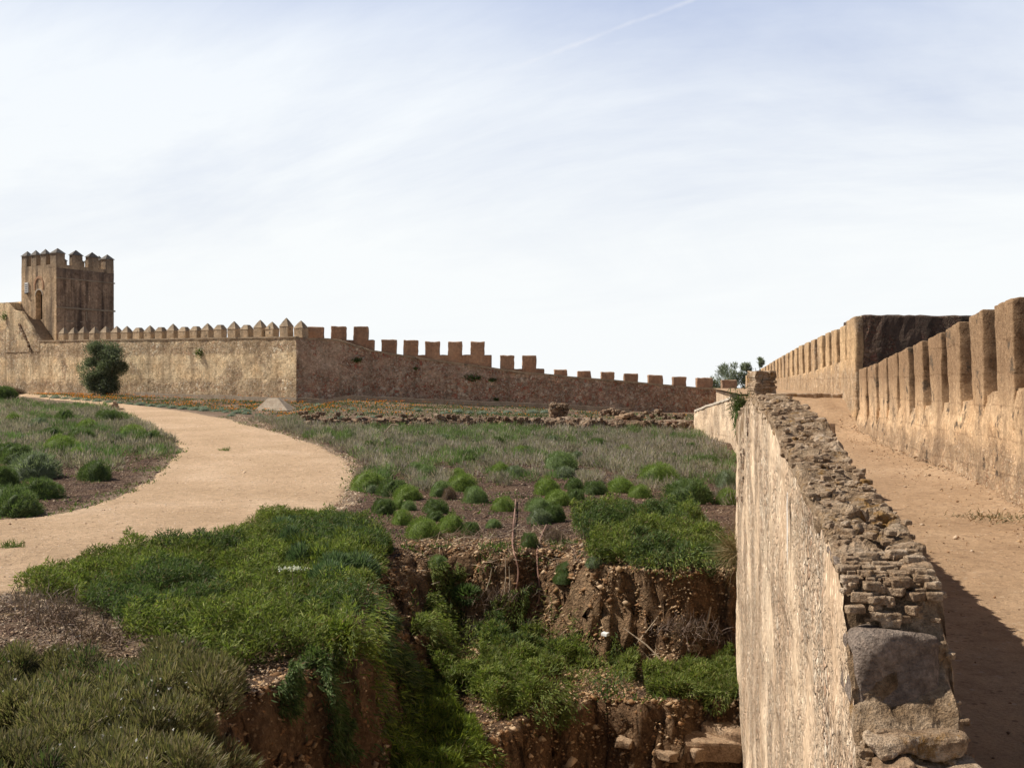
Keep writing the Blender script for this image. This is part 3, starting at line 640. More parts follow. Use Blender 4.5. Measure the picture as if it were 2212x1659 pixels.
# ------------------------------------------------------------------ near wall, its rough broken top and the walkway
KZ = [(2.6, -1.62), (3.15, -1.42), (3.27, -1.25), (3.33, -1.17), (3.5, -.95), (3.62, -.72), (4.05, -.597), (5.0, -.505), (5.43, -.45), (6.52, -.273), (7.84, -.184), (9.52, -.118), (10.4, -.20), (11.4, -.32), (12.6, -.44)]
kys = [c[0] for c in KZ]
def facex(y): return .553+.18*y if y > 3 else 1.093-(3-y)*.9
def innx(y): return .876+.18*y if y > 3 else 1.416-(3-y)*.9
def capz(y): return float(np.interp(y, kys, [c[1] for c in KZ]))
nw = empty('near_wall', (2.2, 8, -5), 'tall pale rendered rampart wall in the foreground with a crumbling lichen covered rubble top', 'wall')
rows = []
stn = np.concatenate([np.arange(-3, 2.6, .3), np.arange(2.6, 3.8, .03), np.arange(3.8, 12.6, .06), [12.6]])
for y in stn:
    zt = capz(y)-.03 if y > 2.6 else -1.66; col = []
    for k in range(64):
        f = (k/63)**1.25; z = zt+(-5.6-zt)*f; p = Vector((facex(y), y, z)); d = n3(p, .9)*.035+n3(p, 3.5)*.018+n3(p, 11)*.009; p.x += d.x
        if f > 0: p.z += d.y*.5
        if k == 0: p.z += .02*float(fbm(y*9, 0, 2, 5))
        col.append(tuple(p))
    rows.append(col)
mb = MB().grid(np.array(rows))
rows = [[(facex(12.6)+k*.25, 12.6+.01*k, z) for z in np.linspace(-.5, -5.6, 20)] for k in range(6)]
mb.grid(np.array(rows)); mb.build('wall_face', M['face'], nw, smooth=True)
rows = []                                  # set back stretch of the wall beyond its corner
for y in np.arange(12.6, 29, .3):
    rows.append([(1.35+.18*y+.03*float(fbm(y, z, 2, 3)), y, z) for z in np.linspace(-1.1 if y < 25 else -.5, -5.6, 12)])
MB().grid(np.array(rows)).build('recessed_face', M['face'], nw, smooth=True)
rows = []                                  # mortar and rubble core of the wall top and of its broken near end
for y in np.concatenate([np.arange(2.6, 4.2, .014), np.arange(4.2, 9.6, .03), np.arange(9.6, 12.7, .05)]):
    x0 = facex(y); w = innx(y)-x0; z = capz(y); col = []; n = 26
    fl = .035+.05*float(sm(np.array((fbm(y*2.2, 5, 3, 61)+.1)/.5)))+(.25*float(sm(np.array((y-9.3)/2))) if y > 9.3 else 0); prof = [(.004, -fl-.02), (-.008, -fl*.8), (-.008, -fl*.35)]+[(w*k/(n-1), 0) for k in range(n)]+[(w+.02, -.05), (w+.03, -.15), (w+.02, -.5), (w+.02, -1.6)]
    for q, (dx, dz) in enumerate(prof):
        top = 2 <= q < n+4
        rug = (.035*float(fbm((x0+dx)*4, y*4.5, 3, 41))+.030*float(fbm((x0+dx)*14, y*16, 3, 43))-.045*max(0, .28-abs(float(fbm(y*5.5, dx*2.4, 2, 47))))*2) if top else 0
        fwd = .05*float(fbm(z*11, dx*9, 3, 45)) if y < 3.8 else 0
        col.append((x0+dx+.010*float(fbm(y*9, q*.6, 2, 44)), y+fwd, z+dz+rug))
    rows.append(col)
MB().grid(np.array(rows)).build('cap_core', M['cap'], nw, smooth=False)
# rubble bedded along the top: larger stones as parts, the small ones as one
rs = random.Random(11); y = 3.66; cnt = 0
while y < 12.4 and cnt < 72:
    L = rs.uniform(.05, .13)*(1 if y < 5 else 1.35 if y < 7.5 else 1.9); w = innx(y)-facex(y); ns = rs.choice([1, 2, 2, 3]); xs = [0]+sorted(rs.uniform(.2, .8)*w for _ in range(ns-1))+[w]
    for i in range(ns):
        if rs.random() < .22 or xs[i+1]-xs[i] < .05: continue
        zc_ = capz(y+L/2); up = rs.uniform(.0, .03); up = up*.6-.006; th = rs.uniform(.06, .10); sl = .18; a0 = facex(y)+xs[i]+.008; a1 = facex(y)+xs[i+1]-.006+(rs.uniform(-.01, .035) if i == ns-1 else 0)
        y0 = y+rs.uniform(-.01, .02); y1 = y+L*rs.uniform(.85, 1.05); t = rs.uniform(-.025, .025); za, zb_ = capz(y0)+up, capz(y1)+up; mb = MB(); j = lambda: rs.uniform(-.012, .012)
        mb.hexa([(a0, y0, za-th), (a1, y0+t, za-th), (a1+sl*(y1-y0), y1+t, zb_-th), (a0+sl*(y1-y0), y1, zb_-th), (a0+.004, y0+.008, za+j()), (a1-.008, y0+t+.008, za+j()), (a1-.006, y1+t-.01, zb_+j()), (a0+.004, y1-.01, zb_+j())],
                seg=(6, 4, 2) if y < 7 else (3, 3, 1), rnd=.03, amp=.045, freq=10, amp2=.012)
        mb.build('cap_stone', M['capstone'], nw); cnt += 1
    y += L
# courses of the broken near end, seen from the front
def endblock(y0, y1, f0, f1, z0, z1, mat='capstone', seg=(8, 5, 5), rnd=.02, amp=.025, label=None, smooth=False):
    xa = facex(y0)+(innx(y0)-facex(y0))*f0; xb = facex(y0)+(innx(y0)-facex(y0))*f1; s = .18*(y1-y0); mb = MB(); j = lambda a=.012: rs.uniform(-a, a)
    mb.hexa([(xa+j(), y0+j(), z0), (xb+j(), y0+j(), z0), (xb+s, y1, z0), (xa+s, y1, z0), (xa+j(), y0+.02+j(), z1+j()), (xb+j(), y0+.02+j(), z1+j()), (xb+s, y1, z1+j()), (xa+s, y1, z1+j())], seg=seg, rnd=rnd, amp=amp, freq=9, amp2=amp*.3)
    o = mb.build('cap_stone', M[mat], nw, smooth=smooth)
    if label: o['label'] = label
endblock(3.42, 3.80, .02, .93, -1.135, -.865, 'greystone', (14, 10, 10), .045, .02, 'large squared grey stone set in the broken end of the wall top', True)
endblock(3.60, 3.86, .0, .50, -.86, -.80); endblock(3.62, 3.9, .45, 1.03, -.86, -.775); endblock(3.70, 3.95, .02, .6, -.80, -.72, amp=.03); endblock(3.68, 4.0, .66, 1.06, -.79, -.665, 'rock', amp=.02)
endblock(3.80, 4.1, .0, .7, -.73, -.66, 'greystone', rnd=.03); endblock(3.86, 4.15, .62, 1.04, -.70, -.63)
endblock(3.20, 3.5, .05, .55, -1.20, -1.145); endblock(3.22, 3.5, .5, 1.05, -1.21, -1.15, amp=.02); endblock(3.12, 3.45, .02, .45, -1.27, -1.205, 'rock'); endblock(3.10, 3.4, .42, 1.12, -1.28, -1.215)
endblock(3.02, 3.35, .1, .72, -1.37, -1.275, 'rock', rnd=.03); endblock(3.04, 3.35, .72, 1.15, -1.36, -1.28, 'capstone', rnd=.03); endblock(2.9, 3.2, .0, .6, -1.5, -1.37); endblock(2.9, 3.2, .6, 1.2, -1.52, -1.38)
mb = MB()
for i in range(520):
    y = 2.9+9.6*rs.random()**1.6; w = innx(y)-facex(y); f = rs.random(); s = rs.uniform(.010, .032)*(1+y*.06); zc_ = capz(y)+rs.uniform(-.012, .016)
    if 3.30 < y < 3.56 and .03 < f < .95: continue
    rock_hexa(mb, (facex(y)-.01+f*(w+.03), y-(.03 if y < 3.7 else 0), zc_-(.04 if f < .03 or f > .97 else 0)), (s*1.5, s*1.1, s*.75), 2, amp=.45, rnd=.3, rot=rs.uniform(-1.2, 1.2))
mb.build('small_rubble', M['capstone'], nw)
mb = MB()
for i in range(420):
    y = rs.uniform(2.85, 3.85); f = rs.uniform(.0, .95); zc_ = capz(y)
    if -1.15 < zc_ < -.84 and .0 < f < .95: continue
    s = rs.uniform(.014, .05); rock_hexa(mb, (facex(y)+f*(innx(y)-facex(y)), y-.02, zc_+rs.uniform(-.02, .015)), (s*1.6, s, s*.75), 2, amp=.3, rnd=.2, rot=rs.gauss(0, .35))
mb.build('end_rubble', M['capstone'], nw)
mb = MB()                                  # brown rubble exposed where the render has fallen at the corner
for i in range(240):
    y = rs.uniform(9.7, 12.58); zz = capz(y)-rs.random()**1.4*(.12+.5*(y-9.7)); s = rs.uniform(.03, .09)
    rock_hexa(mb, (facex(y)+.03, y, zz-.02), (s*.8, s*1.3, s*.8), 1, amp=.25, rnd=.1, rot=0)
mb.build('exposed_rubble', M['ruin'], nw)
mb = MB(); p_ = [(5.58, -.60, .010), (5.60, -.68, .02), (5.585, -.78, .026), (5.59, -.9, .02), (5.58, -1.0, .008)]
G = [[(facex(y-w)-.028, y-w, z), (facex(y+w)-.028, y+w, z)] for y, z, w in p_]; mb.grid(np.array(G)); mb.build('lime_streak', M['white'], nw)
# stone pier at the end of the wall
pr = empty('stone_pier', (3.4, 13.4, -.3), 'layered brown stone pier rising at the far end of the rubble topped wall', 'pier')
mb = MB(); zz = -.26
while zz < .165:
    h = rs.uniform(.028, .055)
    for i in range(3):
        xa = 3.22+i*.09+rs.uniform(-.012, .012); d = rs.uniform(-.03, .02)
        if zz > .13 and i == 0: continue
        mb.hexa([(xa, 13.3+d, zz), (xa+.105, 13.3+d, zz), (xa+.105, 13.7, zz), (xa, 13.7, zz), (xa, 13.3+d, zz+h), (xa+.105, 13.3+d, zz+h), (xa+.105, 13.7, zz+h), (xa, 13.7, zz+h)], seg=(3, 2, 1), rnd=.01, amp=.02, freq=12)
    zz += h*.97
mb.hexa([(3.18, 13.3, -1.6), (3.52, 13.3, -1.6), (3.52, 13.7, -1.6), (3.18, 13.7, -1.6), (3.18, 13.3, -.26), (3.52, 13.3, -.26), (3.52, 13.7, -.26), (3.18, 13.7, -.26)], seg=(3, 3, 8), amp=.02, freq=6)
mb.build('stone_course', M['capstone'], pr)

# walkway
KR = 8990.0
RX = lambda y: KR/F+.18*y
WZ = [(-6, -1.6), (11.5, -1.6), (15.5, -1.44), (21, -1.40), (24.8, -1.22), (27.9, -.33)]
wz = lambda y: float(np.interp(y, [a[0] for a in WZ], [a[1] for a in WZ]))
rows = []
for y in np.concatenate([np.arange(-3, 3, .3), np.arange(3, 14, .06), np.arange(14, 28.0, .12), [27.98]]):
    x0 = (innx(y)-.02 if y > 2.9 else facex(y)) if y < 12.6 else 1.36+.18*y; x1 = RX(y)+.25; col = []
    for k in range(48):
        f = k/47; x = x0+(x1-x0)*f; e = float(sm(np.array((f-.80)/.2)))
        z = wz(y)+.045*float(fbm(x*.8, y*.5, 4, 7))+.012*float(fbm(x*5, y*5, 2, 9))+.08*e*float(.6+fbm(y*.8, 3, 2, 5))+(.10*float(fbm(x*1.4+y*.6, y*.3, 3, 77)) if 22 < y < 27.7 else 0)
        col.append((x, y, z))
    rows.append(col)
o = MB().grid(np.array(rows)).build('walkway', M['walk'], None, smooth=True); o['kind'] = 'structure'; o['label'] = 'trodden earth walkway on top of the rampart'
rows = [[(x, y, -.28) for x in np.linspace(1.3+.18*y, RX(y)+.2, 6)] for y in np.arange(28.0, 66, 1.5)]
o = MB().grid(np.array(rows)).build('upper_walkway', M['walk'], None); o['kind'] = 'structure'; o['label'] = 'higher stretch of earth walkway beyond the stone step'
sp = empty('stone_step', (8, 27.9, -.5), 'thin stone slab step across the end of the earth walkway', 'step')
for i in range(7):
    xa = 6.62+i*.37; mb = MB(); d = rs.uniform(-.03, .03); mb.hexa([(xa, 27.8+d, -.5), (xa+.375, 27.8+d, -.5), (xa+.375, 28.1, -.5), (xa, 28.1, -.5), (xa, 27.8+d, -.265), (xa+.375, 27.8+d, -.26), (xa+.375, 28.1, -.26), (xa, 28.1, -.26)], seg=(4, 2, 2), rnd=.03, amp=.035, freq=5)
    mb.build('slab', M['capstone'], sp)
mb = MB()
for y0, y1 in ((-3, 3), (3, 12.55)):
    mb.hexa([(facex(y0)+.12, y0, -7), (RX(y0)+.3, y0, -7), (RX(y1)+.3, y1, -7), (facex(y1)+.12, y1, -7), (facex(y0)+.12, y0, -1.75), (RX(y0)+.3, y0, -1.75), (RX(y1)+.3, y1, -1.75), (facex(y1)+.12, y1, -1.75)])
mb.hexa([(3.8, 12.7, -7), (6.7, 12.7, -7), (9.4, 27.9, -7), (6.5, 27.9, -7), (3.8, 12.7, -1.7), (6.7, 12.7, -1.7), (9.4, 27.9, -1.6), (6.5, 27.9, -1.6)])
mb.hexa([(6.6, 28.2, -6), (9.4, 28.2, -6), (16.2, 66, -6), (13.4, 66, -6), (6.6, 28.2, -.4), (9.4, 28.2, -.4), (16.2, 66, -.4), (13.4, 66, -.4)])
mb.build('rampart_core', M['face'], nw)

# right parapet, first stretch
p1 = empty('parapet_wall', (7, 15, -1.6), 'ochre rendered parapet with tall narrow merlons along the right of the walkway', 'wall')
SL = [(3, .15), (12, -.08), (13.8, -.15), (15, -.31), (16.2, -.33), (17.3, -.41), (18.6, -.49), (19.7, -.52), (20.9, -.57), (22, -.645), (25.5, -.72)]
slz = lambda y: float(np.interp(y, [a[0] for a in SL], [a[1] for a in SL]))
TPZ = [(3, 1.5), (12.9, 1.117), (14.3, 1.06), (15.55, .967), (16.7, .87), (18, .78), (19.2, .70), (20.3, .63), (21.5, .555), (22.6, .47), (23.9, .396), (26, .35)]
tpz = lambda y: float(np.interp(y, [a[0] for a in TPZ], [a[1] for a in TPZ]))
rows = []
for y in np.concatenate([np.arange(3, 9, .3), np.arange(9, 25.4, .06)]):
    x = RX(y); col = []; zt = slz(y); n = 26
    for k in range(n):
        f = k/(n-1); z = -2.0+(zt+2.0)*f; p = Vector((x, y, z)); d = n3(p, 1.6)*.035+n3(p, 5)*.022+n3(p, 14)*.008
        p.x += d.x-.07*max(0, (-.9-z))+.05*max(0, 1-(zt-z)/.3); col.append(tuple(p))
    col.append((x+.05, y, zt+.05+.03*float(fbm(y*4, 1, 2, 3)))); col.append((x+.2, y, zt+.08)); col.append((x+.34, y, zt+.04)); col.append((x+.38, y, -6)); rows.append(col)
MB().grid(np.array(rows)).build('wall_body', M['parapet'], p1, smooth=True)
FE = [KR/(x-1497) for x in (2150, 2097, 2046, 2008, 1975, 1943, 1920, 1899, 1876, 1857)]
NE = [KR/(x-1497) for x in (2193, 2126, 2075, 2034, 1995.6, 1965, 1939, 1916, 1894, 1873)]
EX = [(NE[0]-1.3*k, FE[0]-1.3*k) for k in range(1, 7)]
for i, (ne, fe) in enumerate(list(zip(NE, FE))+EX):
    x0, x1 = RX(ne)-.022, RX(fe)-.022; th = .38; zt0, zt1 = tpz(ne), tpz(fe)-.01; zb = slz(ne)-rs.uniform(.35, .75); lean = rs.uniform(-.015, .015)
    mb = MB(); mb.hexa([(x0+.045, ne+.05, zb), (x0+th, ne-.08, zb), (x1+th, fe-.08, zb), (x1+.045, fe-.05, zb+.1), (x0+lean, ne, zt0), (x0+th+lean, ne-.08, zt0+.01), (x1+th, fe-.08, zt1+.01), (x1, fe, zt1)], seg=(5, 8, 18), rnd=.02, amp=.016, freq=3.4, amp2=.010)
    mb.build('merlon', M['parapet'], p1, smooth=True)
# bastion: near-black block, ochre strip on its left side
bs = empty('bastion', (10, 27, -1), 'dark square bastion block rising behind the near parapet merlons', 'bastion')
e = np.array((.975, -.22)); k_ = np.array((.18, .984)); o = np.array((RX(25.5)-.03, 25.5)); L = 3.75
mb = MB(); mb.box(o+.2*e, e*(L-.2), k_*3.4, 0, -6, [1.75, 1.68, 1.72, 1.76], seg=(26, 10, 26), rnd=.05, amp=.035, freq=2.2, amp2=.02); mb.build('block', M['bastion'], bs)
mb = MB(); mb.box(o, e*.22, k_*1.5, 0, -2, [1.73, 1.73, 1.72, 1.70], seg=(3, 20, 24), rnd=.05, amp=.03, freq=2.2, amp2=.012); mb.build('side_facing', M['parapet2'], bs, smooth=True)
# second stretch of parapet
p2 = empty('far_parapet_wall', (11, 38, -.4), 'sunlit far parapet with a receding row of narrow merlons beyond the bastion', 'wall')
s2 = lambda y: float(np.interp(y, [26, 37, 60], [.64, .36, .10])); t2 = lambda y: float(np.interp(y, [26, 30, 38, 50, 60], [1.60, 1.58, 1.50, 1.22, .95]))
rows = []
for y in np.arange(26.8, 63, .2):
    x = RX(y); col = []; zt = s2(y)
    for k in range(10): z = -1+(zt+1)*k/9; p = Vector((x, y, z)); p.x += n3(p, 1.5).x*.04+n3(p, 5).x*.02; col.append(tuple(p))
    col.append((x+.08, y, zt+.06)); col.append((x+.4, y, zt+.04)); col.append((x+.4, y, -6)); rows.append(col)
MB().grid(np.array(rows)).build('wall_body', M['parapet2'], p2, smooth=True)
edges = [1818, 1799, 1786, 1768, 1754, 1740, 1727, 1717, 1707, 1698, 1690, 1683, 1676, 1669, 1662, 1656, 1650, 1645]
for i, px in enumerate(edges):
    fe = KR/(px-1497)+.25; ne = KR/((edges[i-1] if i else 1838)-1497)+.25; ne = max(ne+(fe-ne)*.42, 27.25 if i == 0 else 0)
    x0, x1 = RX(ne)-.01, RX(fe)-.01; mb = MB(); zb = s2(ne)-.2; zt0, zt1 = t2(ne), t2(fe)
    mb.hexa([(x0+.02, ne, zb), (x0+.38, ne-.07, zb), (x1+.38, fe-.07, zb), (x1+.02, fe, zb), (x0, ne, zt0), (x0+.38, ne-.07, zt0), (x1+.38, fe-.07, zt1), (x1, fe, zt1)], seg=(3, 5, 9), rnd=.03, amp=.02, freq=2.4, amp2=.012)
    mb.build('merlon', M['parapet2'], p2, smooth=True)
# lower sloping wall seen left of the rampart
lw = empty('ramp_wall', (7.2, 36, -2.4), 'pale streaked side wall with a chalky sloping top, left of the rampart behind the scrub', 'wall')
rows = []
LT = [(1500, 888), (1515, 883), (1530, 876), (1545, 872), (1560, 867), (1575, 861), (1592, 856), (1620, 850), (1640, 848)]
for f in np.linspace(0, 1, 70):
    px = 1500+135*f; Yd = 47-11*f; x = (px-CX)/F*Yd; py = np.interp(px, [a[0] for a in LT], [a[1] for a in LT])+1.0*float(fbm(px*.12, 0, 3, 3)); zt = (CY-py)/F*Yd; col = []
    for k in range(14): z = -3+(zt+3)*k/13; p = Vector((x, Yd, z)); d = n3(p, 1.5)*.05+n3(p, 5)*.02; p.x += d.x; col.append(tuple(p))
    col.append((x+.05, Yd+.05, zt+.03)); col.append((x+.7, Yd+.2, zt+.02)); col.append((x+.75, Yd+.2, -3)); rows.append(col)
MB().grid(np.array(rows)[::-1]).build('wall_body', M['face'], lw, smooth=False)
g0 = np.array(rows)[0]; mb = MB(); mb.hexa([tuple(g0[0]), tuple(g0[0]+(.74, .12, 0)), tuple(g0[0]+(.74, .4, 0)), tuple(g0[0]+(.02, .3, 0)), tuple(g0[13]), tuple(g0[13]+(.74, .12, 0)), tuple(g0[13]+(.74, .4, 0)), tuple(g0[13]+(.02, .3, 0))]); mb.build('end_face', M['face'], lw)
R_ = np.array(rows); mb = MB()
for i in range(0, 66, 3):
    a, b = R_[i][13], R_[i+3][13]
    mb.hexa([(a[0]-.04, a[1], a[2]-.06), (b[0]-.04, b[1], b[2]-.06), (b[0]+.5, b[1]+.1, b[2]-.06), (a[0]+.5, a[1]+.1, a[2]-.06), (a[0]-.03, a[1], a[2]+.05), (b[0]-.03, b[1], b[2]+.05), (b[0]+.5, b[1]+.1, b[2]+.05), (a[0]+.5, a[1]+.1, a[2]+.05)], seg=(2, 2, 1), rnd=.02, amp=.03, freq=4)
mb.build('coping', M['sill'], lw)
# ------------------------------------------------------------------ vegetation
def nrm(a): return a/np.maximum(np.linalg.norm(a, axis=1, keepdims=True), 1e-9)
def pal(n, cols, jit=.18):
    c = np.array(cols)[RNG.integers(0, len(cols), n)]; return c*(1+RNG.uniform(-jit, jit, (n, 1)))
def blades(pos, d, L, w, col, bend=.25, far=False):
    """curved narrow leaf blades; returns vertices, triangles, colours"""
    n = len(pos); d = nrm(d); r = nrm(np.cross(d, nrm(RNG.normal(size=(n, 3))))); L = L[:, None]; w = (w if np.ndim(w) else np.full(n, w))[:, None]
    sag = nrm(np.cross(d, r))*bend*L; sag = sag*RNG.choice([-1, 1], (n, 1))
    if far:
        v = np.stack([pos-r*w*.5, pos+r*w*.5, pos+d*L+sag], 1); t = np.arange(n*3).reshape(n, 3); return v.reshape(-1, 3), t, np.repeat(col, 3, 0)
    v = np.stack([pos-r*w*.35, pos+r*w*.35, pos+d*L*.5+r*w*.5+sag*.2, pos+d*L*.5-r*w*.5+sag*.2, pos+d*L+sag], 1)
    b = (np.arange(n)*5)[:, None]
    t = np.concatenate([b+np.array([[0, 1, 2]]), b+np.array([[0, 2, 3]]), b+np.array([[3, 2, 4]])], 1).reshape(-1, 3)
    return v.reshape(-1, 3), t, np.repeat(col, 5, 0)
class VB:
    def __init__(s): s.v = []; s.t = []; s.c = []; s.n = 0
    def add(s, v, t, c): s.v.append(v); s.t.append(t+s.n); s.c.append(c); s.n += len(v); return s
    def mesh(s, name): return arrmesh(name, np.concatenate(s.v), tris=np.concatenate(s.t), col=np.concatenate(s.c))
def scatter(pxpoly, n, box, pad=0, fn=None, dens=None, tries=60):
    """n random points of the garden surface inside an outline of the ground, even in area"""
    P = []; tot = 0; x0, x1, y0, y1 = box
    for _ in range(tries):
        m = n*3; x = RNG.uniform(x0, x1, m); y = RNG.uniform(y0, y1, m); z = (fn or H)(x, y)
        wob = 22*fbm(x*1.6, y*1.6, 3, 301); wob2 = 13*fbm(x*1.6+9, y*1.6, 3, 305); a, b = proj(x, y, z); k = in_poly(a+wob*np.clip(12/y, 0, 1.3), b+wob2*np.clip(12/y, 0, 1.3), pxpoly)
        if dens is not None: k &= RNG.random(m) < dens(x, y)
        P.append(np.stack([x, y, z], 1)[k]); tot += k.sum()
        if tot >= n: break
    return np.concatenate(P)[:n]
GREEN = [(.115,.155,.032), (.15,.20,.042), (.085,.115,.028), (.20,.24,.06), (.14,.16,.05), (.24,.26,.075)]
DEEP = [(.075,.12,.038), (.10,.15,.048), (.055,.09,.03), (.135,.18,.06), (.12,.14,.065)]
YEL = [(.17,.21,.03), (.21,.25,.04), (.12,.16,.03), (.09,.13,.03)]
GREY = [(.36,.30,.28), (.29,.26,.215), (.42,.35,.335), (.25,.24,.18), (.34,.28,.27), (.22,.225,.15)]
ROSE = [(.20,.18,.085), (.145,.14,.062), (.25,.21,.12), (.18,.175,.08), (.26,.21,.14), (.12,.125,.055)]
CUSH = [(.165,.24,.05), (.21,.29,.07), (.125,.19,.04), (.26,.32,.10)]
BROWN = [(.19,.13,.10), (.15,.10,.075), (.25,.18,.14), (.12,.085,.065)]
SILV = [(.28,.33,.27), (.22,.27,.21), (.35,.39,.33), (.17,.22,.16)]

def mat_(name, poly, box, n, cols, h=(.06, .26), cl=1.3, L=(.10, .2), w=.014, lab=None, cat='ground cover', lean=(.25, -.1, .9), spread=.7, hang=False, cutoff=None, flowers=None, grp=None, cols2=None):
    P = scatter(poly, n, box, dens=cutoff); n = len(P)
    wx = P[:, 0]+.10*fbm(P[:, 0]*4, P[:, 1]*4, 2, 31); wy = P[:, 1]+.10*fbm(P[:, 0]*4, P[:, 1]*4, 2, 32)
    f1, bx, by, bi = worley(wx*cl*2.0, wy*cl*2.0, 5); g1, cx_, cy_, ci_ = worley(wx*cl*5.5, wy*cl*5.5, 9)
    big = fbm(P[:, 0]*.6, P[:, 1]*.6, 3, 61)*.5+.5
    can = h[0]+(h[1]-h[0])*(np.clip(1-(f1*1.25)**2, 0, 1)*(.45+.55*bi)*.75+np.clip(1-(g1*1.3)**2, 0, 1)*(.3+.4*ci_)*.45)*(.35+1.2*big)
    kp = (RNG.random(n) > 1.5*(f1-.40)) & (RNG.random(n) > 1.3*(g1-.45)); P = P[kp]; can = can[kp]; bx = bx[kp]; by = by[kp]; bi = bi[kp]; cx_ = cx_[kp]; cy_ = cy_[kp]; n = len(P)
    f = RNG.random(n)**.45; P = P.copy(); P[:, 2] += can*f-.02
    dirs = np.array(lean)[None]*.75+np.stack([bx+cx_*.9, by+cy_*.9, bx*0], 1)*1.5+RNG.normal(size=(n, 3))*spread*.75
    dirs[:, 2] = np.abs(dirs[:, 2])*.9+.1
    if hang:
        e = .06; gx_ = (H(P[:, 0]+e, P[:, 1])-H(P[:, 0]-e, P[:, 1]))/(2*e); gy_ = (H(P[:, 0], P[:, 1]+e)-H(P[:, 0], P[:, 1]-e))/(2*e)
        s = np.hypot(gx_, gy_); k = sm((s-.5)/1.5); out = np.stack([-gx_/np.maximum(s, .01), -gy_/np.maximum(s, .01), -np.ones(n)*.5], 1)
        dirs = dirs*(1-k[:, None])+(out+RNG.normal(size=(n, 3))*.35)*k[:, None]; P[:, :2] += out[:, :2]*(k*can*f)[:, None]*.8
    base = pal(n, cols)*(.75+.5*bi[:, None]); pt = sm((fbm(P[:, 0]*.7, P[:, 1]*.7, 3, 64)-.1)/.3)[:, None]
    if cols2: base = np.where(RNG.random((n, 1)) < pt, pal(n, cols2), base)
    dryk = RNG.random(n) < .05; base[dryk] = pal(int(dryk.sum()), [(.20,.15,.08), (.15,.11,.06)])
    LL = RNG.uniform(L[0], L[1], n)*np.where(RNG.random(n) < .04, 1.7, 1)*np.where(RNG.random(n) < .002, 2.2, 1); vb = VB().add(*blades(P, dirs, LL, RNG.uniform(.7, 1.3, n)*w, base))
    me = vb.mesh(name); o = link(name, me, M['leaf']); prop(o, lab, cat, grp, 'stuff'); return o
G1 = [(15,1284),(130,1240),(330,1192),(480,1185),(560,1142),(640,1118),(740,1130),(800,1160),(835,1215),(800,1260),(785,1330),(770,1440),(700,1445),(600,1440),(500,1470),(430,1446),(340,1424),(270,1402),(240,1345),(150,1312)]
mat_('creeping_shrub', G1, (-7.5, -1.2, 7.8, 19), 210000, GREEN, (.03, .50), 1.1, (.03, .075), .012, 'lush bright green feathery ground cover between the gravel path and the clay pit', hang=True, cols2=DEEP)
SLP = lambda x, y: np.clip(1.5-np.hypot(H(x+.08, y)-H(x-.08, y), H(x, y+.08)-H(x, y-.08))/.16*.75, .06, 1)*np.where(fbm(x*1.8, y*1.8, 3, 77) > -.22, 1, .1)
G1b = [(690,1400),(790,1400),(860,1470),(900,1580),(960,1659),(1000,1760),(850,1760),(800,1600),(740,1490)]
mat_('creeping_shrub', [(770,1390),(850,1440),(930,1520),(1000,1560),(1080,1659),(1090,1800),(840,1800),(800,1600),(745,1490),(700,1420)], (-2.6, .3, 7.5, 14.5), 85000, YEL, (.03, .34), 1.4, (.04, .10), .011, 'yellowish green grassy cover sloping down into the pit', hang=True, cols2=GREEN, cutoff=SLP)
mat_('creeping_shrub', [(800,1300),(840,1330),(860,1400),(880,1440),(950,1500),(900,1510),(840,1450),(800,1400)], (-2.4, 0, 9.5, 15), 9000, DEEP, (.03, .14), 2, (.08, .16), .013, 'dark green strip growing down the reddish clay slope', hang=True)
G3 = [(890,1350),(960,1335),(1050,1370),(1110,1400),(1180,1335),(1260,1345),(1330,1390),(1372,1440),(1372,1500),(1300,1530),(1250,1590),(1180,1600),(1110,1570),(1040,1540),(960,1500),(900,1430)]
cut = lambda x, y: np.where(fbm(x*1.6, y*1.6, 3, 72) > -.18, 1, .05)
mat_('creeping_shrub', G3, (-2.0, 2.2, 9.5, 16), 100000, GREEN, (.03, .42), 1.3, (.03, .075), .012, 'green feathery mat covering the floor of the pit in the middle', hang=True, cols2=DEEP, cutoff=cut)
mat_('creeping_shrub', [(1390,1465),(1450,1452),(1595,1440),(1595,1515),(1540,1560),(1520,1520),(1400,1500)], (1.2, 3.6, 10.5, 14.5), 36000, GREEN, (.03, .36), 1.4, (.03, .075), .012, 'green mat at the right end of the pit floor touching the pale rampart', hang=True)
mat_('creeping_shrub', [(1340,1116),(1290,1124),(1228,1146),(1258,1172),(1306,1186),(1262,1206),(1285,1236),(1340,1222),(1440,1266),(1520,1250),(1600,1250),(1600,1150),(1540,1140),(1500,1112),(1420,1124)], (-.6, 3.4, 12.5, 19), 90000, GREEN, (.03, .55), 1.1, (.035, .08), .014, 'thick green mat overhanging the dark clay bank beside the pale rampart', hang=True, cols2=DEEP)

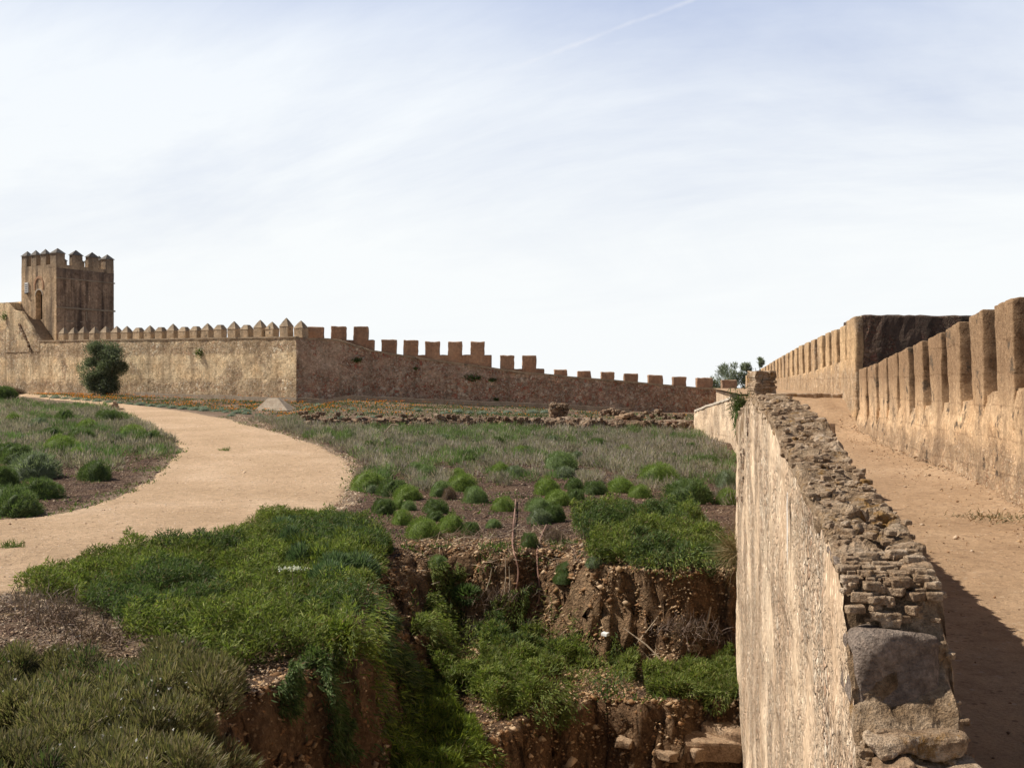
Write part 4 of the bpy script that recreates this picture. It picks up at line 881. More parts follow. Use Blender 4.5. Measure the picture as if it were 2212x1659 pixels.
mat_('creeping_shrub', [(940,1210),(1010,1240),(1010,1330),(1180,1250),(1260,1290),(1240,1400),(1180,1400),(1100,1400),(880,1360)], (-1.8, 1.6, 12.5, 17), 12000, DEEP, (.02, .22), 1.8, (.03, .08), .012, 'broken dark green growth clinging to the back bank of the pit', hang=True, cols2=GREEN, cutoff=lambda x, y: np.where(fbm(x*1.9, y*1.9, 3, 172) > .16, 1, .01))
mat_('creeping_shrub', [(640,1440),(760,1440),(830,1640),(700,1659),(560,1520)], (-2.8, -.8, 7, 13), 9000, DEEP, (.02, .18), 1.8, (.03, .08), .012, 'sparse green sprigs hanging over the dark clay bank in the lower foreground', hang=True, cols2=YEL, cutoff=lambda x, y: np.where(fbm(x*2.2, y*2.2, 3, 178) > .12, 1, .02))
def clumps(name, poly, box, nc, per, cols, rad, hgt, L, w, lab, cat, cols2=None, seedcut=None, loose=.5, wh=0, far=False, parentless=True):
    C = scatter(poly, nc, box, dens=seedcut); nc = len(C); vb = VB(); n = nc*per; ci = np.repeat(np.arange(nc), per)
    r = RNG.uniform(rad[0], rad[1], nc)[ci]; h = RNG.uniform(hgt[0], hgt[1], nc)[ci]
    u = nrm(RNG.normal(size=(n, 3))); u[:, 2] = np.abs(u[:, 2]); q = RNG.uniform(.35, 1, n)**.5
    P = C[ci]+np.stack([u[:, 0]*r*q, u[:, 1]*r*q, u[:, 2]*h*q*.8], 1)
    d = np.stack([u[:, 0]*loose, u[:, 1]*loose, .75+u[:, 2]*.4], 1)+RNG.normal(size=(n, 3))*.22
    which = (fbm(C[:, 0]*.55, C[:, 1]*.4, 3, 401)+RNG.normal(size=nc)*.2 > .20)[ci][:, None]; c = pal(n, cols)
    if cols2: c = np.where(which & (RNG.random((n, 1)) < .85), pal(n, cols2), c)
    tint = RNG.uniform(.7, 1.25, (nc, 1))[ci]; c = c*tint
    P[:, 2] -= .02
    vb.add(*blades(P, d, RNG.uniform(L[0], L[1], n), RNG.uniform(.7, 1.3, n)*w, c, .12, far))
    if wh:
        k = RNG.integers(0, n, wh); t = P[k]+nrm(d[k])*L[1]*.9; rr = RNG.normal(size=(wh, 3))
        spot = sm((fbm(t[:, 0]*1.5, t[:, 1]*1.5, 3, 88)-.12)/.12) > RNG.random(wh); t = t[spot]; m = len(t)
        for _ in range(2): vb.add(*blades(t-.005, RNG.normal(size=(m, 3)), np.full(m, .02), np.full(m, .016), pal(m, [(.55,.5,.55), (.62,.6,.6)]), 0, True))
    me = vb.mesh(name); o = link(name, me, M['leaf']); prop(o, lab, cat, None, 'stuff'); return o
FM = [(498,897),(560,900),(645,907),(650,924),(1498,932),(1560,975),(1592,1000),(1592,1060),(1540,1040),(1400,1035),(1250,1005),(1100,1020),(950,1005),(830,1035),(765,985),(690,958),(600,925)]
clumps('grey_scrub', FM, (-13, 8.5, 21, 48), 1000, 130, GREY, (.25, .55), (.22, .55), (.08, .2), .024, 'broad band of grey mauve lavender scrub across the middle of the garden', 'scrub', [(.13,.20,.07), (.17,.23,.09)], None, .45, far=True)
clumps('grey_scrub', [(-40,862),(60,872),(230,884),(330,930),(385,975),(330,990),(245,985),(240,1030),(200,1040),(170,1010),(100,1010),(-40,990)], (-32, -9, 20, 64), 620, 150, GREY, (.25, .6), (.22, .55), (.08, .2), .026, 'grey green lavender scrub left of the gravel path', 'scrub', [(.14,.21,.08), (.16,.23,.09)], None, .45, far=True)
clumps('rosemary_scrub', [(-60,1475),(100,1468),(240,1472),(350,1458),(400,1462),(470,1500),(535,1545),(520,1600),(470,1680),(420,1900),(-400,1900)], (-6.5, -1.9, 4.4, 10.2), 190, 1300, ROSE, (.12, .38), (.14, .52), (.03, .085), .009, 'dark olive rosemary scrub with tiny white flowers in the bottom left foreground', 'scrub', [(.10,.14,.05), (.19,.15,.11)], None, 1.0, wh=1300)
BLUE = [(.085,.135,.065), (.115,.165,.085), (.065,.105,.05), (.15,.20,.11)]
clumps('feathery_shrub', [(565,1150),(650,1120),(745,1132),(800,1165),(832,1215),(800,1262),(760,1300),(700,1270),(620,1215)], (-4.5, -1.2, 11, 18), 46, 1500, BLUE, (.14, .34), (.2, .5), (.05, .12), .013, 'taller blue green feathery shrubs at the far corner of the lush ground cover above the pit', 'shrubs', GREEN, None, 1.3)
clumps('lavender_sprigs', [(770,1010),(1590,1040),(1590,1100),(1400,1060),(1200,1040),(1000,1060),(860,1080),(780,1060)], (-5, 5, 18, 32), 60, 200, GREY, (.15, .35), (.15, .4), (.08, .2), .018, 'grey lavender sprigs scattered between the green cushions and the scrub', 'scrub', [(.13,.2,.07)], None, .6, far=True)
# flower beds in front of the far walls
BED = [(60,852),(230,868),(400,880),(545,900),(640,908),(900,908),(1200,905),(1500,912),(1600,905),(1600,897),(1345,894),(1190,882),(900,868),(640,861),(300,856)]
def bed():
    P = scatter(BED, 26000, (-42, 17, 48, 80), fn=H0); n = len(P); pt = fbm(P[:, 0]*.9, P[:, 1]*.9, 3, 101); pt2 = fbm(P[:, 0]*.35, P[:, 1]*.35, 2, 104)
    keep = (pt+RNG.normal(size=n)*.2 > -.2) & ((P[:, 0] < -9) | (RNG.random(n) < .75)); P = P[keep]; pt = pt[keep]; pt2 = pt2[keep]; n = len(P); vb = VB()
    c = pal(n, [(.07,.11,.035), (.10,.14,.05), (.12,.13,.07)]); d = np.array((0, 0, 1.))+RNG.normal(size=(n, 3))*.5
    vb.add(*blades(P, d, RNG.uniform(.06, .16, n), np.full(n, .05), c, .2, True))
    k = RNG.random(n) < .42*sm((fbm(P[:, 0]*.5, P[:, 1]*.8, 3, 103)+.12)/.25)*np.where(P[:, 0] < -5, 1.0, .16); Q = P[k]+(0, 0, .14); m = len(Q)
    vb.add(*blades(Q, RNG.normal(size=(m, 3))+(0, -.6, .3), np.full(m, .06), np.full(m, .07), pal(m, [(.72,.22,.015), (.78,.30,.03), (.65,.17,.01)]), 0, True))
    o = link('flower_carpet', vb.mesh('flower_carpet'), M['leaf']); prop(o, 'low carpet of orange flowers and green leaves in the beds below the far walls', 'flowers', None, 'stuff')
bed()
# short weeds and litter on the open soil
def weeds():
    poly = [(-20,990),(400,960),(402,985),(250,1100),(-20,1130)]; P = [scatter(poly, 1500, (-22, -7, 17, 34), dens=lambda x, y: sm((fbm(x*1.3, y*1.3, 3, 5)-.1)/.2))]
    P.append(scatter([(760,1000),(1590,1010),(1590,1130),(1250,1150),(1000,1200),(860,1190),(770,1100)], 2600, (-3.5, 5, 13, 32), dens=lambda x, y: sm((fbm(x*1.7, y*1.7, 3, 5)-.12)/.2)))
    P.append(scatter([(870,1180),(1240,1160),(1260,1330),(900,1340)], 900, (-2.5, 2, 13, 19), dens=lambda x, y: sm((fbm(x*2.7, y*2.7, 3, 6)-.1)/.2)))
    P.append(scatter([(1300,1400),(1590,1380),(1590,1520),(1300,1540)], 700, (0, 3.5, 10, 15), dens=lambda x, y: sm((fbm(x*2.7, y*2.7, 3, 6)-.0)/.2)))
    x = RNG.uniform(-20, -2.5, 60000); y = RNG.uniform(10, 50, 60000); sd_ = sdist(x, y, PATH); k = (np.abs(sd_+.12) < .28) & (RNG.random(60000) < sm((fbm(x*1.1, y*1.1, 3, 505)-.02)/.25)); P.append(np.stack([x[k], y[k], H(x[k], y[k])+.02], 1)[:5000])
    P = np.concatenate(P); n = len(P); vb = VB().add(*blades(P, RNG.normal(size=(n, 3))*.6+(0, 0, .8), RNG.uniform(.04, .11, n), np.full(n, .02), pal(n, [(.09,.16,.03), (.14,.2,.05), (.07,.11,.03), (.16,.13,.08)]), .2))
    o = link('weeds', vb.mesh('weeds'), M['leaf']); prop(o, 'sparse low weeds sprouting on the open brown soil', 'weeds', None, 'stuff')
weeds()
# dry twigs and fallen stalks
def litter():
    P = [scatter([(890,1150),(1250,1150),(1260,1340),(900,1340)], 900, (-2.5, 2, 13, 19)), scatter([(1350,1390),(1590,1370),(1590,1460),(1380,1470)], 420, (.5, 4, 10, 15)), scatter([(1000,1320),(1200,1310),(1200,1380),(1000,1390)], 420, (-1.5, 1.5, 10, 16)),
         scatter([(0,1290),(240,1340),(330,1430),(0,1440)], 130, (-6.5, -3, 8, 13))]
    P = np.concatenate(P); n = len(P); P[:, 2] += .02; d = RNG.normal(size=(n, 3)); d[:, 2] = np.abs(d[:, 2])*.35; vb = VB()
    vb.add(*blades(P, d, RNG.uniform(.08, .38, n), np.full(n, .009), pal(n, [(.34,.25,.17), (.22,.15,.10), (.44,.35,.25), (.15,.09,.06)]), .3))
    o = link('dry_litter', vb.mesh('dry_litter'), M['dry']); prop(o, 'fallen dry stalks and twigs strewn on the pit floor and banks', 'twigs', None, 'stuff')
litter()
# gravel, chips and clods
def gravel():
    O = np.array([(1,0,0),(-1,0,0),(0,1,0),(0,-1,0),(0,0,1),(0,0,-1)], float); T = np.array([(0,2,4),(2,1,4),(1,3,4),(3,0,4),(2,0,5),(1,2,5),(3,1,5),(0,3,5)])
    def addp(vb, P, s, cols):
        n = len(P); R = RNG.normal(size=(n, 1, 3)); sc = s[:, None, None]*RNG.uniform(.5, 1.2, (n, 6, 1))*np.array((1, .9, .6)); v = O[None]*sc
        a = RNG.uniform(0, 6.3, n); ca, sa = np.cos(a)[:, None], np.sin(a)[:, None]; x = v[..., 0]*ca-v[..., 1]*sa; y = v[..., 0]*sa+v[..., 1]*ca; v = np.stack([x, y, v[..., 2]+.3*x*RNG.normal(size=(n, 1))], -1)+P[:, None]
        vb.add(v.reshape(-1, 3), (T[None]+(np.arange(n)*6)[:, None, None]).reshape(-1, 3), np.repeat(pal(n, cols), 6, 0))
    vb = VB(); E = RNG.exponential
    PALE = [(.45,.33,.22), (.36,.25,.16), (.58,.46,.34), (.26,.17,.11)]; CH = [(.10,.06,.04), (.16,.10,.07), (.24,.16,.11), (.38,.29,.21), (.06,.04,.03)]; CL = [(.28,.16,.08), (.38,.25,.14), (.20,.11,.055), (.46,.33,.21)]
    a = scatter([(760,1000),(1590,1010),(1590,1150),(1250,1180),(1000,1220),(860,1200),(740,1100)], 15000, (-3.5, 5, 12, 32)); addp(vb, a, .012+E(.009, len(a)), CH)
    a = scatter([(-20,990),(400,960),(402,985),(250,1100),(-20,1130)], 9000, (-22, -7, 15, 34)); addp(vb, a, .012+E(.010, len(a)), CH)
    a = scatter([(870,1170),(1600,1150),(1600,1700),(500,1700),(560,1450),(780,1240)], 24000, (-3, 4, 8, 17)); addp(vb, a, .010+E(.011, len(a)), CL)
    a = scatter([(870,1170),(1600,1180),(1600,1700),(420,1700),(560,1450),(780,1240)], 7000, (-3, 3.2, 7, 17), dens=lambda x, y: sm((np.hypot(H(x+.08, y)-H(x-.08, y), H(x, y+.08)-H(x, y-.08))/.16-.4)/.8)); addp(vb, a, .014+E(.013, len(a)), CL)
    a = scatter([(-50,1285),(150,1300),(260,1390),(420,1440),(620,1440),(560,1560),(480,1600),(-50,1470)], 7000, (-7, -1.5, 7, 13)); addp(vb, a, .008+E(.008, len(a)), PALE+CH)
    a = scatter([(660,955),(760,985),(800,1030),(770,1090),(700,1120),(735,1070),(748,1010),(690,970),(560,925),(480,895),(560,905)], 6000, (-14, -3, 15, 60)); addp(vb, a, .014+E(.012, len(a)), PALE)
    a = scatter(PATH_PX, 9000, (-20, -3, 11, 50)); a[:, 2] += .02; addp(vb, a, .007+E(.006, len(a)), [(.45,.31,.2), (.3,.19,.12), (.6,.46,.32), (.7,.58,.45)])
    o = link('gravel', vb.mesh('gravel'), plain_attr()); prop(o, 'loose gravel, bark chips and clods scattered over soil and path', 'gravel', None, 'stuff')
def plain_attr():
    m, nt, b = newmat('loose_stone'); g = NT(nt); at = g.n('ShaderNodeAttribute', attribute_name='Col').outputs['Color']; g.L(at, b.inputs['Base Color']); return m
gravel()
# loose crumbs on the walkway
def crumbs():
    n = 3200; y = RNG.uniform(3, 26, n); f = RNG.random(n); f = np.where(RNG.random(n) < .5, 1-(1-f)**2.5*.25-.02, f); P = []
    for yy, ff in zip(y, f):
        x0 = innx(yy)+.03 if yy < 12.6 else 1.4+.18*yy; x = x0+(RX(yy)-.02-x0)*ff; P.append((x, yy, wz(yy)+.045*float(fbm(x*.8, yy*.5, 4, 7))+.004+.08*float(sm(np.array((ff-.8)/.2)))))
    P = np.array(P); s = .005+RNG.exponential(.005, n)
    O = np.array([(1,0,0),(-1,0,0),(0,1,0),(0,-1,0),(0,0,.7),(0,0,-.7)], float); T = np.array([(0,2,4),(2,1,4),(1,3,4),(3,0,4),(2,0,5),(1,2,5),(3,1,5),(0,3,5)])
    v = O[None]*s[:, None, None]*RNG.uniform(.6, 1.2, (n, 6, 1))+P[:, None]
    me = arrmesh('loose_stones', v.reshape(-1, 3), tris=(T[None]+(np.arange(n)*6)[:, None, None]).reshape(-1, 3), col=np.repeat(pal(n, [(.42,.28,.16), (.3,.18,.1), (.55,.42,.3), (.2,.13,.08)]), 6, 0))
    o = link('loose_stones', me, bpy.data.materials['loose_stone']); prop(o, 'tiny loose stones on the trodden earth walkway', 'stones', None, 'stuff')
crumbs()

# --- cushion shrubs, each a thing
def cushion_mesh(name, cols, n=4200, L=.10, w=.017, rough=.24, dense=1.0):
    u = nrm(RNG.normal(size=(n, 3))); u[:, 2] = np.abs(u[:, 2])**.85; u = nrm(u)
    lump = 1+rough*fbm(u[:, 0]*2.6+7, u[:, 1]*2.6+u[:, 2]*2, 3, int(RNG.integers(0, 999))); q = RNG.uniform(.80, .97, n)*lump
    P = u*q[:, None]; d = u+np.array((0, 0, .35))+RNG.normal(size=(n, 3))*.35
    c = pal(n, cols, .22); vb = VB().add(*blades(P, d, RNG.uniform(.6, 1.2, n)*L, RNG.uniform(.7, 1.3, n)*w, c, .15))
    # leafy inner mass
    k = 10; m = 20; V_ = []; 
    for i in range(k+1):
        th = math.pi/2*i/k
        for j in range(m):
            ph = 2*math.pi*j/m; x, y, z = math.sin(th)*math.cos(ph), math.sin(th)*math.sin(ph), math.cos(th); lp = .84*(1+rough*float(fbm(x*2.6+7, y*2.6+z*2, 3, 5))); V_.append((x*lp, y*lp, z*lp))
    T_ = []
    for i in range(k):
        for j in range(m):
            a, b_, c_, d_ = i*m+j, i*m+(j+1) % m, (i+1)*m+(j+1) % m, (i+1)*m+j; T_ += [(a, d_, c_), (a, c_, b_)]
    vb.add(np.array(V_), np.array(T_), np.tile(np.array(cols).mean(0)*.8, (len(V_), 1)))
    me = vb.mesh(name); me.materials.append(M['leaf']); return me
CM = {'bright': [cushion_mesh('cushion_shrub', CUSH) for _ in range(2)], 'pale': [cushion_mesh('cushion_shrub', [(.18,.25,.10), (.22,.29,.125), (.14,.20,.075)]) for _ in range(2)],
      'deep': [cushion_mesh('cushion_shrub', [(.085,.135,.045), (.115,.165,.055), (.15,.19,.08)], 3400, .15, .02, .3) for _ in range(2)],
      'grey': [cushion_mesh('cushion_shrub', [(.19,.23,.145), (.23,.27,.18), (.14,.18,.10)], 1800, .2, .024, .25)], 'brown': [cushion_mesh('cushion_shrub', BROWN, 2200, .24, .014, .2)]}
SM = {'silver': cushion_mesh('silvery_cushion', SILV, 500, .25, .05, .25)}
def zc(zx, zy): return 705+.4124*zx, 912.3+.4124*zy       # positions read off an enlarged crop
def cushion(zx, zy, w, h, kind, lab, D=None):
    px, py = zc(zx, zy) if D is None else D; pw = w*.4124 if D is None else w; ph = h*.4124 if D is None else h
    p = hit(px, py+ph*.42); Yd = p[1]; r = pw/2/F*Yd*1.22; hh = ph/F*Yd*.95
    Yc = Yd+r*.55; x = (px-CX)/F*Yc; zg = float(H(x, Yc)); ztop = (CY-(py-ph/2))/F*Yc; hh = min(max(ztop-zg, r*.9), r*1.5)
    me = random.choice(CM[kind]); o = bpy.data.objects.new('cushion_shrub', me); COL.objects.link(o); o.location = (x, Yc, zg-.03); o.rotation_euler = (0, 0, random.uniform(0, 6.28)); o.scale = (r, r*random.uniform(.85, 1.05), hh+.03)
    prop(o, lab, 'shrub', 'cushion shrubs on the mulched ground'); return o
for a in [
 (215,318,170,95,'bright','large bright green cushion shrub nearest the gravel path edge'),
 (240,350,62,50,'grey','small grey green tuft in front of the large bright cushion beside the path'),
 (300,272,90,55,'deep','dark green shrub just behind the large bright cushion beside the path'),
 (470,247,115,65,'pale','pale green cushion at the edge of the grey scrub, left one of a touching pair'),
 (528,262,120,65,'pale','pale green cushion at the edge of the grey scrub, right one of a touching pair'),
 (345,345,140,100,'deep','mid green shrub with untidy top, right of the large bright cushion'),
 (425,372,130,80,'bright','rounded green cushion in front of the untidy green shrub near the path'),
 (520,328,70,50,'grey','small greyish bush in the gap between two groups of green cushions'),
 (600,350,120,95,'pale','pale left half of the group with a brown shrub in its middle'),
 (642,376,75,72,'brown','reddish brown half dead shrub squeezed between green cushions'),
 (712,322,150,88,'bright','broad bright green cushion right of the reddish brown shrub'),
 (782,382,125,100,'pale','lone pale green ball shaped cushion on bare mulch'),
 (925,433,115,85,'bright','single round cushion left of the upper end of the long brown hose'),
 (575,440,120,85,'deep','dark green cushion on top of a trio above the pit edge'),
 (300,440,110,92,'deep','dark shrub left in the low row between path and pit'),
 (375,428,100,70,'bright','mid green cushion in the centre of the low row between path and pit'),
 (432,437,80,58,'pale','small pale cushion at the right end of the low row between path and pit'),
 (397,500,112,90,'bright','smooth bright green cushion standing alone near the pit corner'),
 (505,560,165,120,'bright','largest green cushion on the back rim of the pit'),
 (570,492,90,60,'deep','small dark green bush behind the largest cushion on the pit rim'),
 (655,532,135,112,'bright','tall round green cushion touching the largest one on the pit rim'),
 (757,557,88,78,'deep','small dark cushion closing the row on the pit rim at its right end'),
 (875,530,80,56,'pale','small flat tuft on bare mulch between pit rim row and long hose'),
 (690,275,95,50,'bright','low green cushion behind the broad bright one'),
 (915,245,110,75,'bright','green cushion at the scrub edge, left of a greyish one'),
 (990,258,100,60,'grey','greyish round cushion at the scrub edge beside a green one'),
 (1230,215,175,78,'pale','large pale green cushion highest up in the middle of the garden'),
 (1250,263,110,70,'grey','grey green bush directly in front of the highest large pale cushion'),
 (1160,338,140,105,'bright','vivid green ball cushion with a bright sprig on its left side'),
 (1300,325,95,72,'deep','olive bush right of the vivid green ball cushion'),
 (1408,345,112,82,'deep','dark shaggy bush in the right half of the bare mulch'),
 (1212,403,140,80,'bright','bright cushion at the back of the dense middle group'),
 (1110,435,130,76,'pale','pale cushion at the left of the dense middle group'),
 (1300,383,100,75,'deep','brownish green bush at the right of the dense middle group'),
 (1197,478,100,105,'deep','dark upright bush at the front of the dense middle group'),
 (1118,495,112,90,'grey','grey green cushion at the front left of the dense middle group'),
 (1368,465,145,80,'brown','round dead brown cushion shrub in the right centre'),
 (1545,330,140,92,'bright','green ball cushion left of a smaller one, above the thick mat'),
 (1642,365,112,76,'bright','smaller green cushion right of the ball cushion above the thick mat'),
 (1738,288,185,80,'bright','wide bright cushion at the scrub edge on the right'),
 (1900,372,235,130,'deep','biggest shaggy green bush near the pale rampart'),
 (1560,445,130,80,'deep','dark bush touching the back of the thick green mat'),
 (1700,452,95,42,'grey','low grey green hummock behind the thick green mat'),
 (1812,460,132,100,'deep','loose green bush rising behind the thick green mat'),
 (1930,515,135,72,'grey','pale grey green hummock on the thick mat beside the rampart'),
 (2102,393,100,92,'bright','green bush growing right against the pale rampart'),
 (2105,300,110,110,'grey','grey green bush leaning on the rampart above the bright one'),
 (1065,620,92,92,'deep','olive bush on the gully head between the two brown hoses'),
 (1190,600,105,82,'brown','brown shrub right of the shorter brown hose'),
 (160,535,125,115,'brown','brown twiggy shrub at the left corner of the pit rim'),
 (1255,775,92,66,'deep','dark green bush hanging on the gully right of the shorter hose'),
 (1400,765,82,72,'grey','bluish grey tuft at the left foot of the overhanging mat'),
 (1242,860,100,70,'deep','dark green tuft low in the gully right of the shorter hose'),
 (845,165,72,48,'deep','small dark green bush inside the grey scrub, left of centre'),
 (1015,155,85,62,'bright','small bright green bush standing out in the grey scrub'),
 (1915,215,78,52,'deep','dark green tuft in the scrub just left of the rampart'),
 (372,152,85,52,'bright','bright tuft in the grey scrub near the path side'),
 (585,782,100,60,'pale','round green tuft growing on the back wall of the pit'),
]: cushion(*a)
cushion(0,0,62,40,'bright','smooth green cushion sitting on top of the lush ground cover by the path', D=(674,1122))
for D, w, h, kd, lab in [((88,1060),82,44,'deep','dark green bush by the path in the lower left field'), ((20,1085),110,60,'deep','sprawling green bush at the left picture edge beside the path'), ((35,1104),90,30,'deep','low green sprawl nearest the path at the left edge'),
        ((205,1018),60,50,'deep','green bush standing on mulch close to the path bend'), ((70,1020),110,40,'grey','grey green bush in the left field above the dark one'), ((8,1030),50,50,'deep','dark bush cut by the left picture edge'), ((40,985),70,40,'deep','dark green bush half inside the left scrub'),
        ((15,975),60,40,'deep','green bush at the left edge inside the scrub'), ((130,965),70,40,'bright','bright green bush on the front of the left scrub')]:
    cushion(0, 0, w, h, kd, lab, D=D)
for px, py in [(790,965),(852,955),(905,968),(960,948),(1010,985),(1075,955),(1130,975),(1195,952),(1240,985),(1290,960),(1345,978),(1400,955),(1445,990),(1490,970),(1535,1000),(1560,1025),(1480,1005)]:
    o = cushion(0, 0, random.uniform(26, 46), random.uniform(18, 28), random.choice(['deep', 'bright', 'deep', 'grey']), 'low green bush growing inside the grey lavender scrub behind the round cushions', D=(px+random.uniform(-8, 8), py)); o['group'] = 'green bushes inside the grey scrub'
for px, py in [(30,905),(85,915),(140,900),(190,925),(235,905),(285,940),(110,940),(55,950),(250,955),(320,955),(175,950),(165,985)]:
    o = cushion(0, 0, random.uniform(34, 60), random.uniform(20, 30), random.choice(['deep', 'bright', 'deep', 'grey']), 'low green bush growing inside the grey scrub left of the gravel path', D=(px, py)); o['group'] = 'green bushes inside the left scrub'
# silvery cushions edging the flower beds
rowsS = [([(96+i*23, 859+i*1.9) for i in range(20)], 'silvery grey cushion plant in the row edging the left flower bed along the path', 'silvery cushions edging the left bed'),
         ([(575+i*33+random.uniform(-8, 8), 906+random.uniform(-3, 1)) for i in range(10)], 'silvery grey cushion plant along the front edge of the bed behind the low garden wall', 'silvery cushions behind the low wall'),
         ([(960+i*27, 893+random.uniform(-3, 2)) for i in range(10)], 'silvery grey cushion plant in the clustered row left of the ruined pillar', 'silvery cushions by the ruined pillar'),
         ([(665,884),(757,886),(722,891),(690,878),(798,893),(900,888)], 'silvery green cushion plant on the bare soil right of the sloped concrete block', 'silvery cushions right of the block'),
         ([(590-60,890),(515,893),(480,888),(560,899),(440,884),(500,899)], 'silvery grey cushion plant among the orange flowers left of the sloped concrete block', 'silvery cushions left of the block')]
for pts, lab, grp in rowsS:
    for px, py in pts:
        p = hit(px, py, H0)
        if p[1] > 75: continue
        o = bpy.data.objects.new('silvery_cushion', SM['silver']); COL.objects.link(o); r = random.uniform(8, 12.5)/F*p[1]*1.1; o.location = (p[0], p[1], p[2]-.03); o.scale = (r, r, r*.62); o.rotation_euler = (0, 0, random.uniform(0, 6)); prop(o, lab, 'plant', grp)

# --- trees
def tree(name, base, hgt, wid, cols, nl, leafL, leafW, lab, trunks=3, lobes=26, low=.12, cat='tree', droop=0, seed=1):
    rs = random.Random(seed); t = empty(name, base, lab, cat); mb = MB(); b = np.array(base, float); tips = []
    for k in range(trunks):
        an = rs.uniform(0, 6.28); p = b+(.08*math.cos(an), .08*math.sin(an), -.1); d = np.array((math.cos(an)*.25, math.sin(an)*.25, 1)); pts = [p]
        for i in range(6): d = d+np.array((rs.uniform(-.2, .2), rs.uniform(-.2, .2), 0)); p = p+d/np.linalg.norm(d)*hgt*.13; pts.append(p)
        mb.tube(pts, [.05*hgt/3*(1-i*.12) for i in range(7)], 6); tips += pts[2:]
        for j in range(5):
            q = pts[rs.randint(1, 5)]; a2 = rs.uniform(0, 6.28); L = wid*rs.uniform(.25, .45); e = q+np.array((math.cos(a2)*L, math.sin(a2)*L, L*.7)); mb.tube([q, (q+e)/2+(0, 0, .05*hgt), e], [.02*hgt/3, .014*hgt/3, .005*hgt/3], 5); tips.append(e)
    mb.build('trunk', M['bark'], t)
    C = []
    for k in range(lobes):
        u = rs.random(); zz = low+(.97-low)*u; rr = wid*.5*math.sqrt(max(.05, 1-((zz-.52)/.56)**2)); an = rs.uniform(0, 6.28); q = rs.uniform(.2, .85); C.append((b[0]+math.cos(an)*rr*q, b[1]+math.sin(an)*rr*q, b[2]+zz*hgt*.93, rs.uniform(.13, .25)*wid))
    C = np.array(C); ci = RNG.integers(0, lobes, nl); u = nrm(RNG.normal(size=(nl, 3))); q = RNG.random(nl)**.45; P = C[ci, :3]+u*(C[ci, 3]*q)[:, None]*np.array((1, 1, .9)); out = P-(b+np.array((0, 0, hgt*.45)))
    d = nrm(out)*.7+RNG.normal(size=(nl, 3))*.5+np.array((0, 0, .35-droop)); c = pal(nl, cols)*RNG.uniform(.8, 1.2, (lobes, 1))[ci]
    me = VB().add(*blades(P-np.array(t.location), d, RNG.uniform(.6, 1.3, nl)*leafL, np.full(nl, leafW), c, .15)).mesh('crown'); link('crown', me, M['leaf'], t); return t
OL = [(.13,.155,.10), (.18,.21,.14), (.09,.115,.06), (.25,.28,.21)]
pt = W(226, 860, 73.5); tree('olive_tree', (pt[0], 73.5, float(H0(pt[0], 73.5))), 3.85, 3.1, OL, 34000, .17, .035, 'round grey green olive tree in front of the sunlit wall', 4, 60, .10, seed=3)
EU = [(.20,.23,.175), (.26,.29,.22), (.15,.18,.13), (.32,.34,.27)]
for px, top, w, lab, sd in ((1574,783,56,'loose grey green tree showing above the far end of the shaded wall',5), (1612,779,30,'small leaning tree just left of the stone pier',6), (1645,765,15,'narrow pointed tree top rising above the end of the far parapet',7), (1538,818,44,'low dark bushy tree beyond the wall end, left of the loose tree',8)):
    Yt = 92; p = W(px, 870, Yt); hg = (870-top)/F*Yt; tree('eucalyptus_tree', tuple(p), hg, w/F*Yt, EU, 2300, .30, .05, lab, 3, 34, .25, seed=sd)
# dark shrub and small things at the far left
p = hit(6, 862, H0); o = bpy.data.objects.new('dark_shrub', CM['deep'][0]); COL.objects.link(o); o.location = (p[0], p[1], p[2]-.05); o.scale = (1.0, .9, .95); prop(o, 'dark green shrub at the far left end of the flower bed', 'shrub')
p = hit(33, 846, H0); a_ = a_px(32, FB-.6); q = TF(a_, FB-.6, 0); o = bpy.data.objects.new('dry_shrub', CM['brown'][0]); COL.objects.link(o); o.location = (q[0], q[1], float(H0(q[0], q[1]))-.05); o.scale = (.75, .5, .55); prop(o, 'low reddish dry shrub at the foot of the wall below the stair', 'shrub')
p = hit(236, 884, H0); w = .42; mb = MB(); mb.hexa([(p[0]-w, p[1], p[2]-.05), (p[0]+w, p[1], p[2]-.05), (p[0]+w, p[1]+.5, p[2]-.05), (p[0]-w, p[1]+.5, p[2]-.05), (p[0]-w*.7, p[1]+.05, p[2]+.06), (p[0]+w*.7, p[1]+.05, p[2]+.34), (p[0]+w*.8, p[1]+.4, p[2]+.34), (p[0]-w*.6, p[1]+.4, p[2]+.08)], seg=(2, 2, 2), rnd=.03, amp=.03)
o = mb.build('leaning_slab', M['rock'], None, loc=p); prop(o, 'small wedge shaped stone slab at the far corner of the path', 'stone')
p = hit(247, 882, H0); mb = MB(); mb.hexa([(p[0]-.08, p[1], p[2]-.1), (p[0]+.08, p[1], p[2]-.1), (p[0]+.08, p[1]+.15, p[2]-.1), (p[0]-.08, p[1]+.15, p[2]-.1), (p[0]-.08, p[1], p[2]+.36), (p[0]+.08, p[1], p[2]+.38), (p[0]+.08, p[1]+.15, p[2]+.38), (p[0]-.08, p[1]+.15, p[2]+.36)], rnd=.015, amp=.01)
o = mb.build('stone_marker', M['rock'], None, loc=p); prop(o, 'small upright stone marker right of the wedge slab at the path corner', 'marker')
p = hit(258, 886, H0); mb = MB(); rock_hexa(mb, (p[0], p[1], p[2]+.04), (.9, .5, .16), 2); o = mb.build('flat_stone', M['rock'], None, loc=p); prop(o, 'flat reddish stone lying beside the upright marker on the path corner', 'stone')

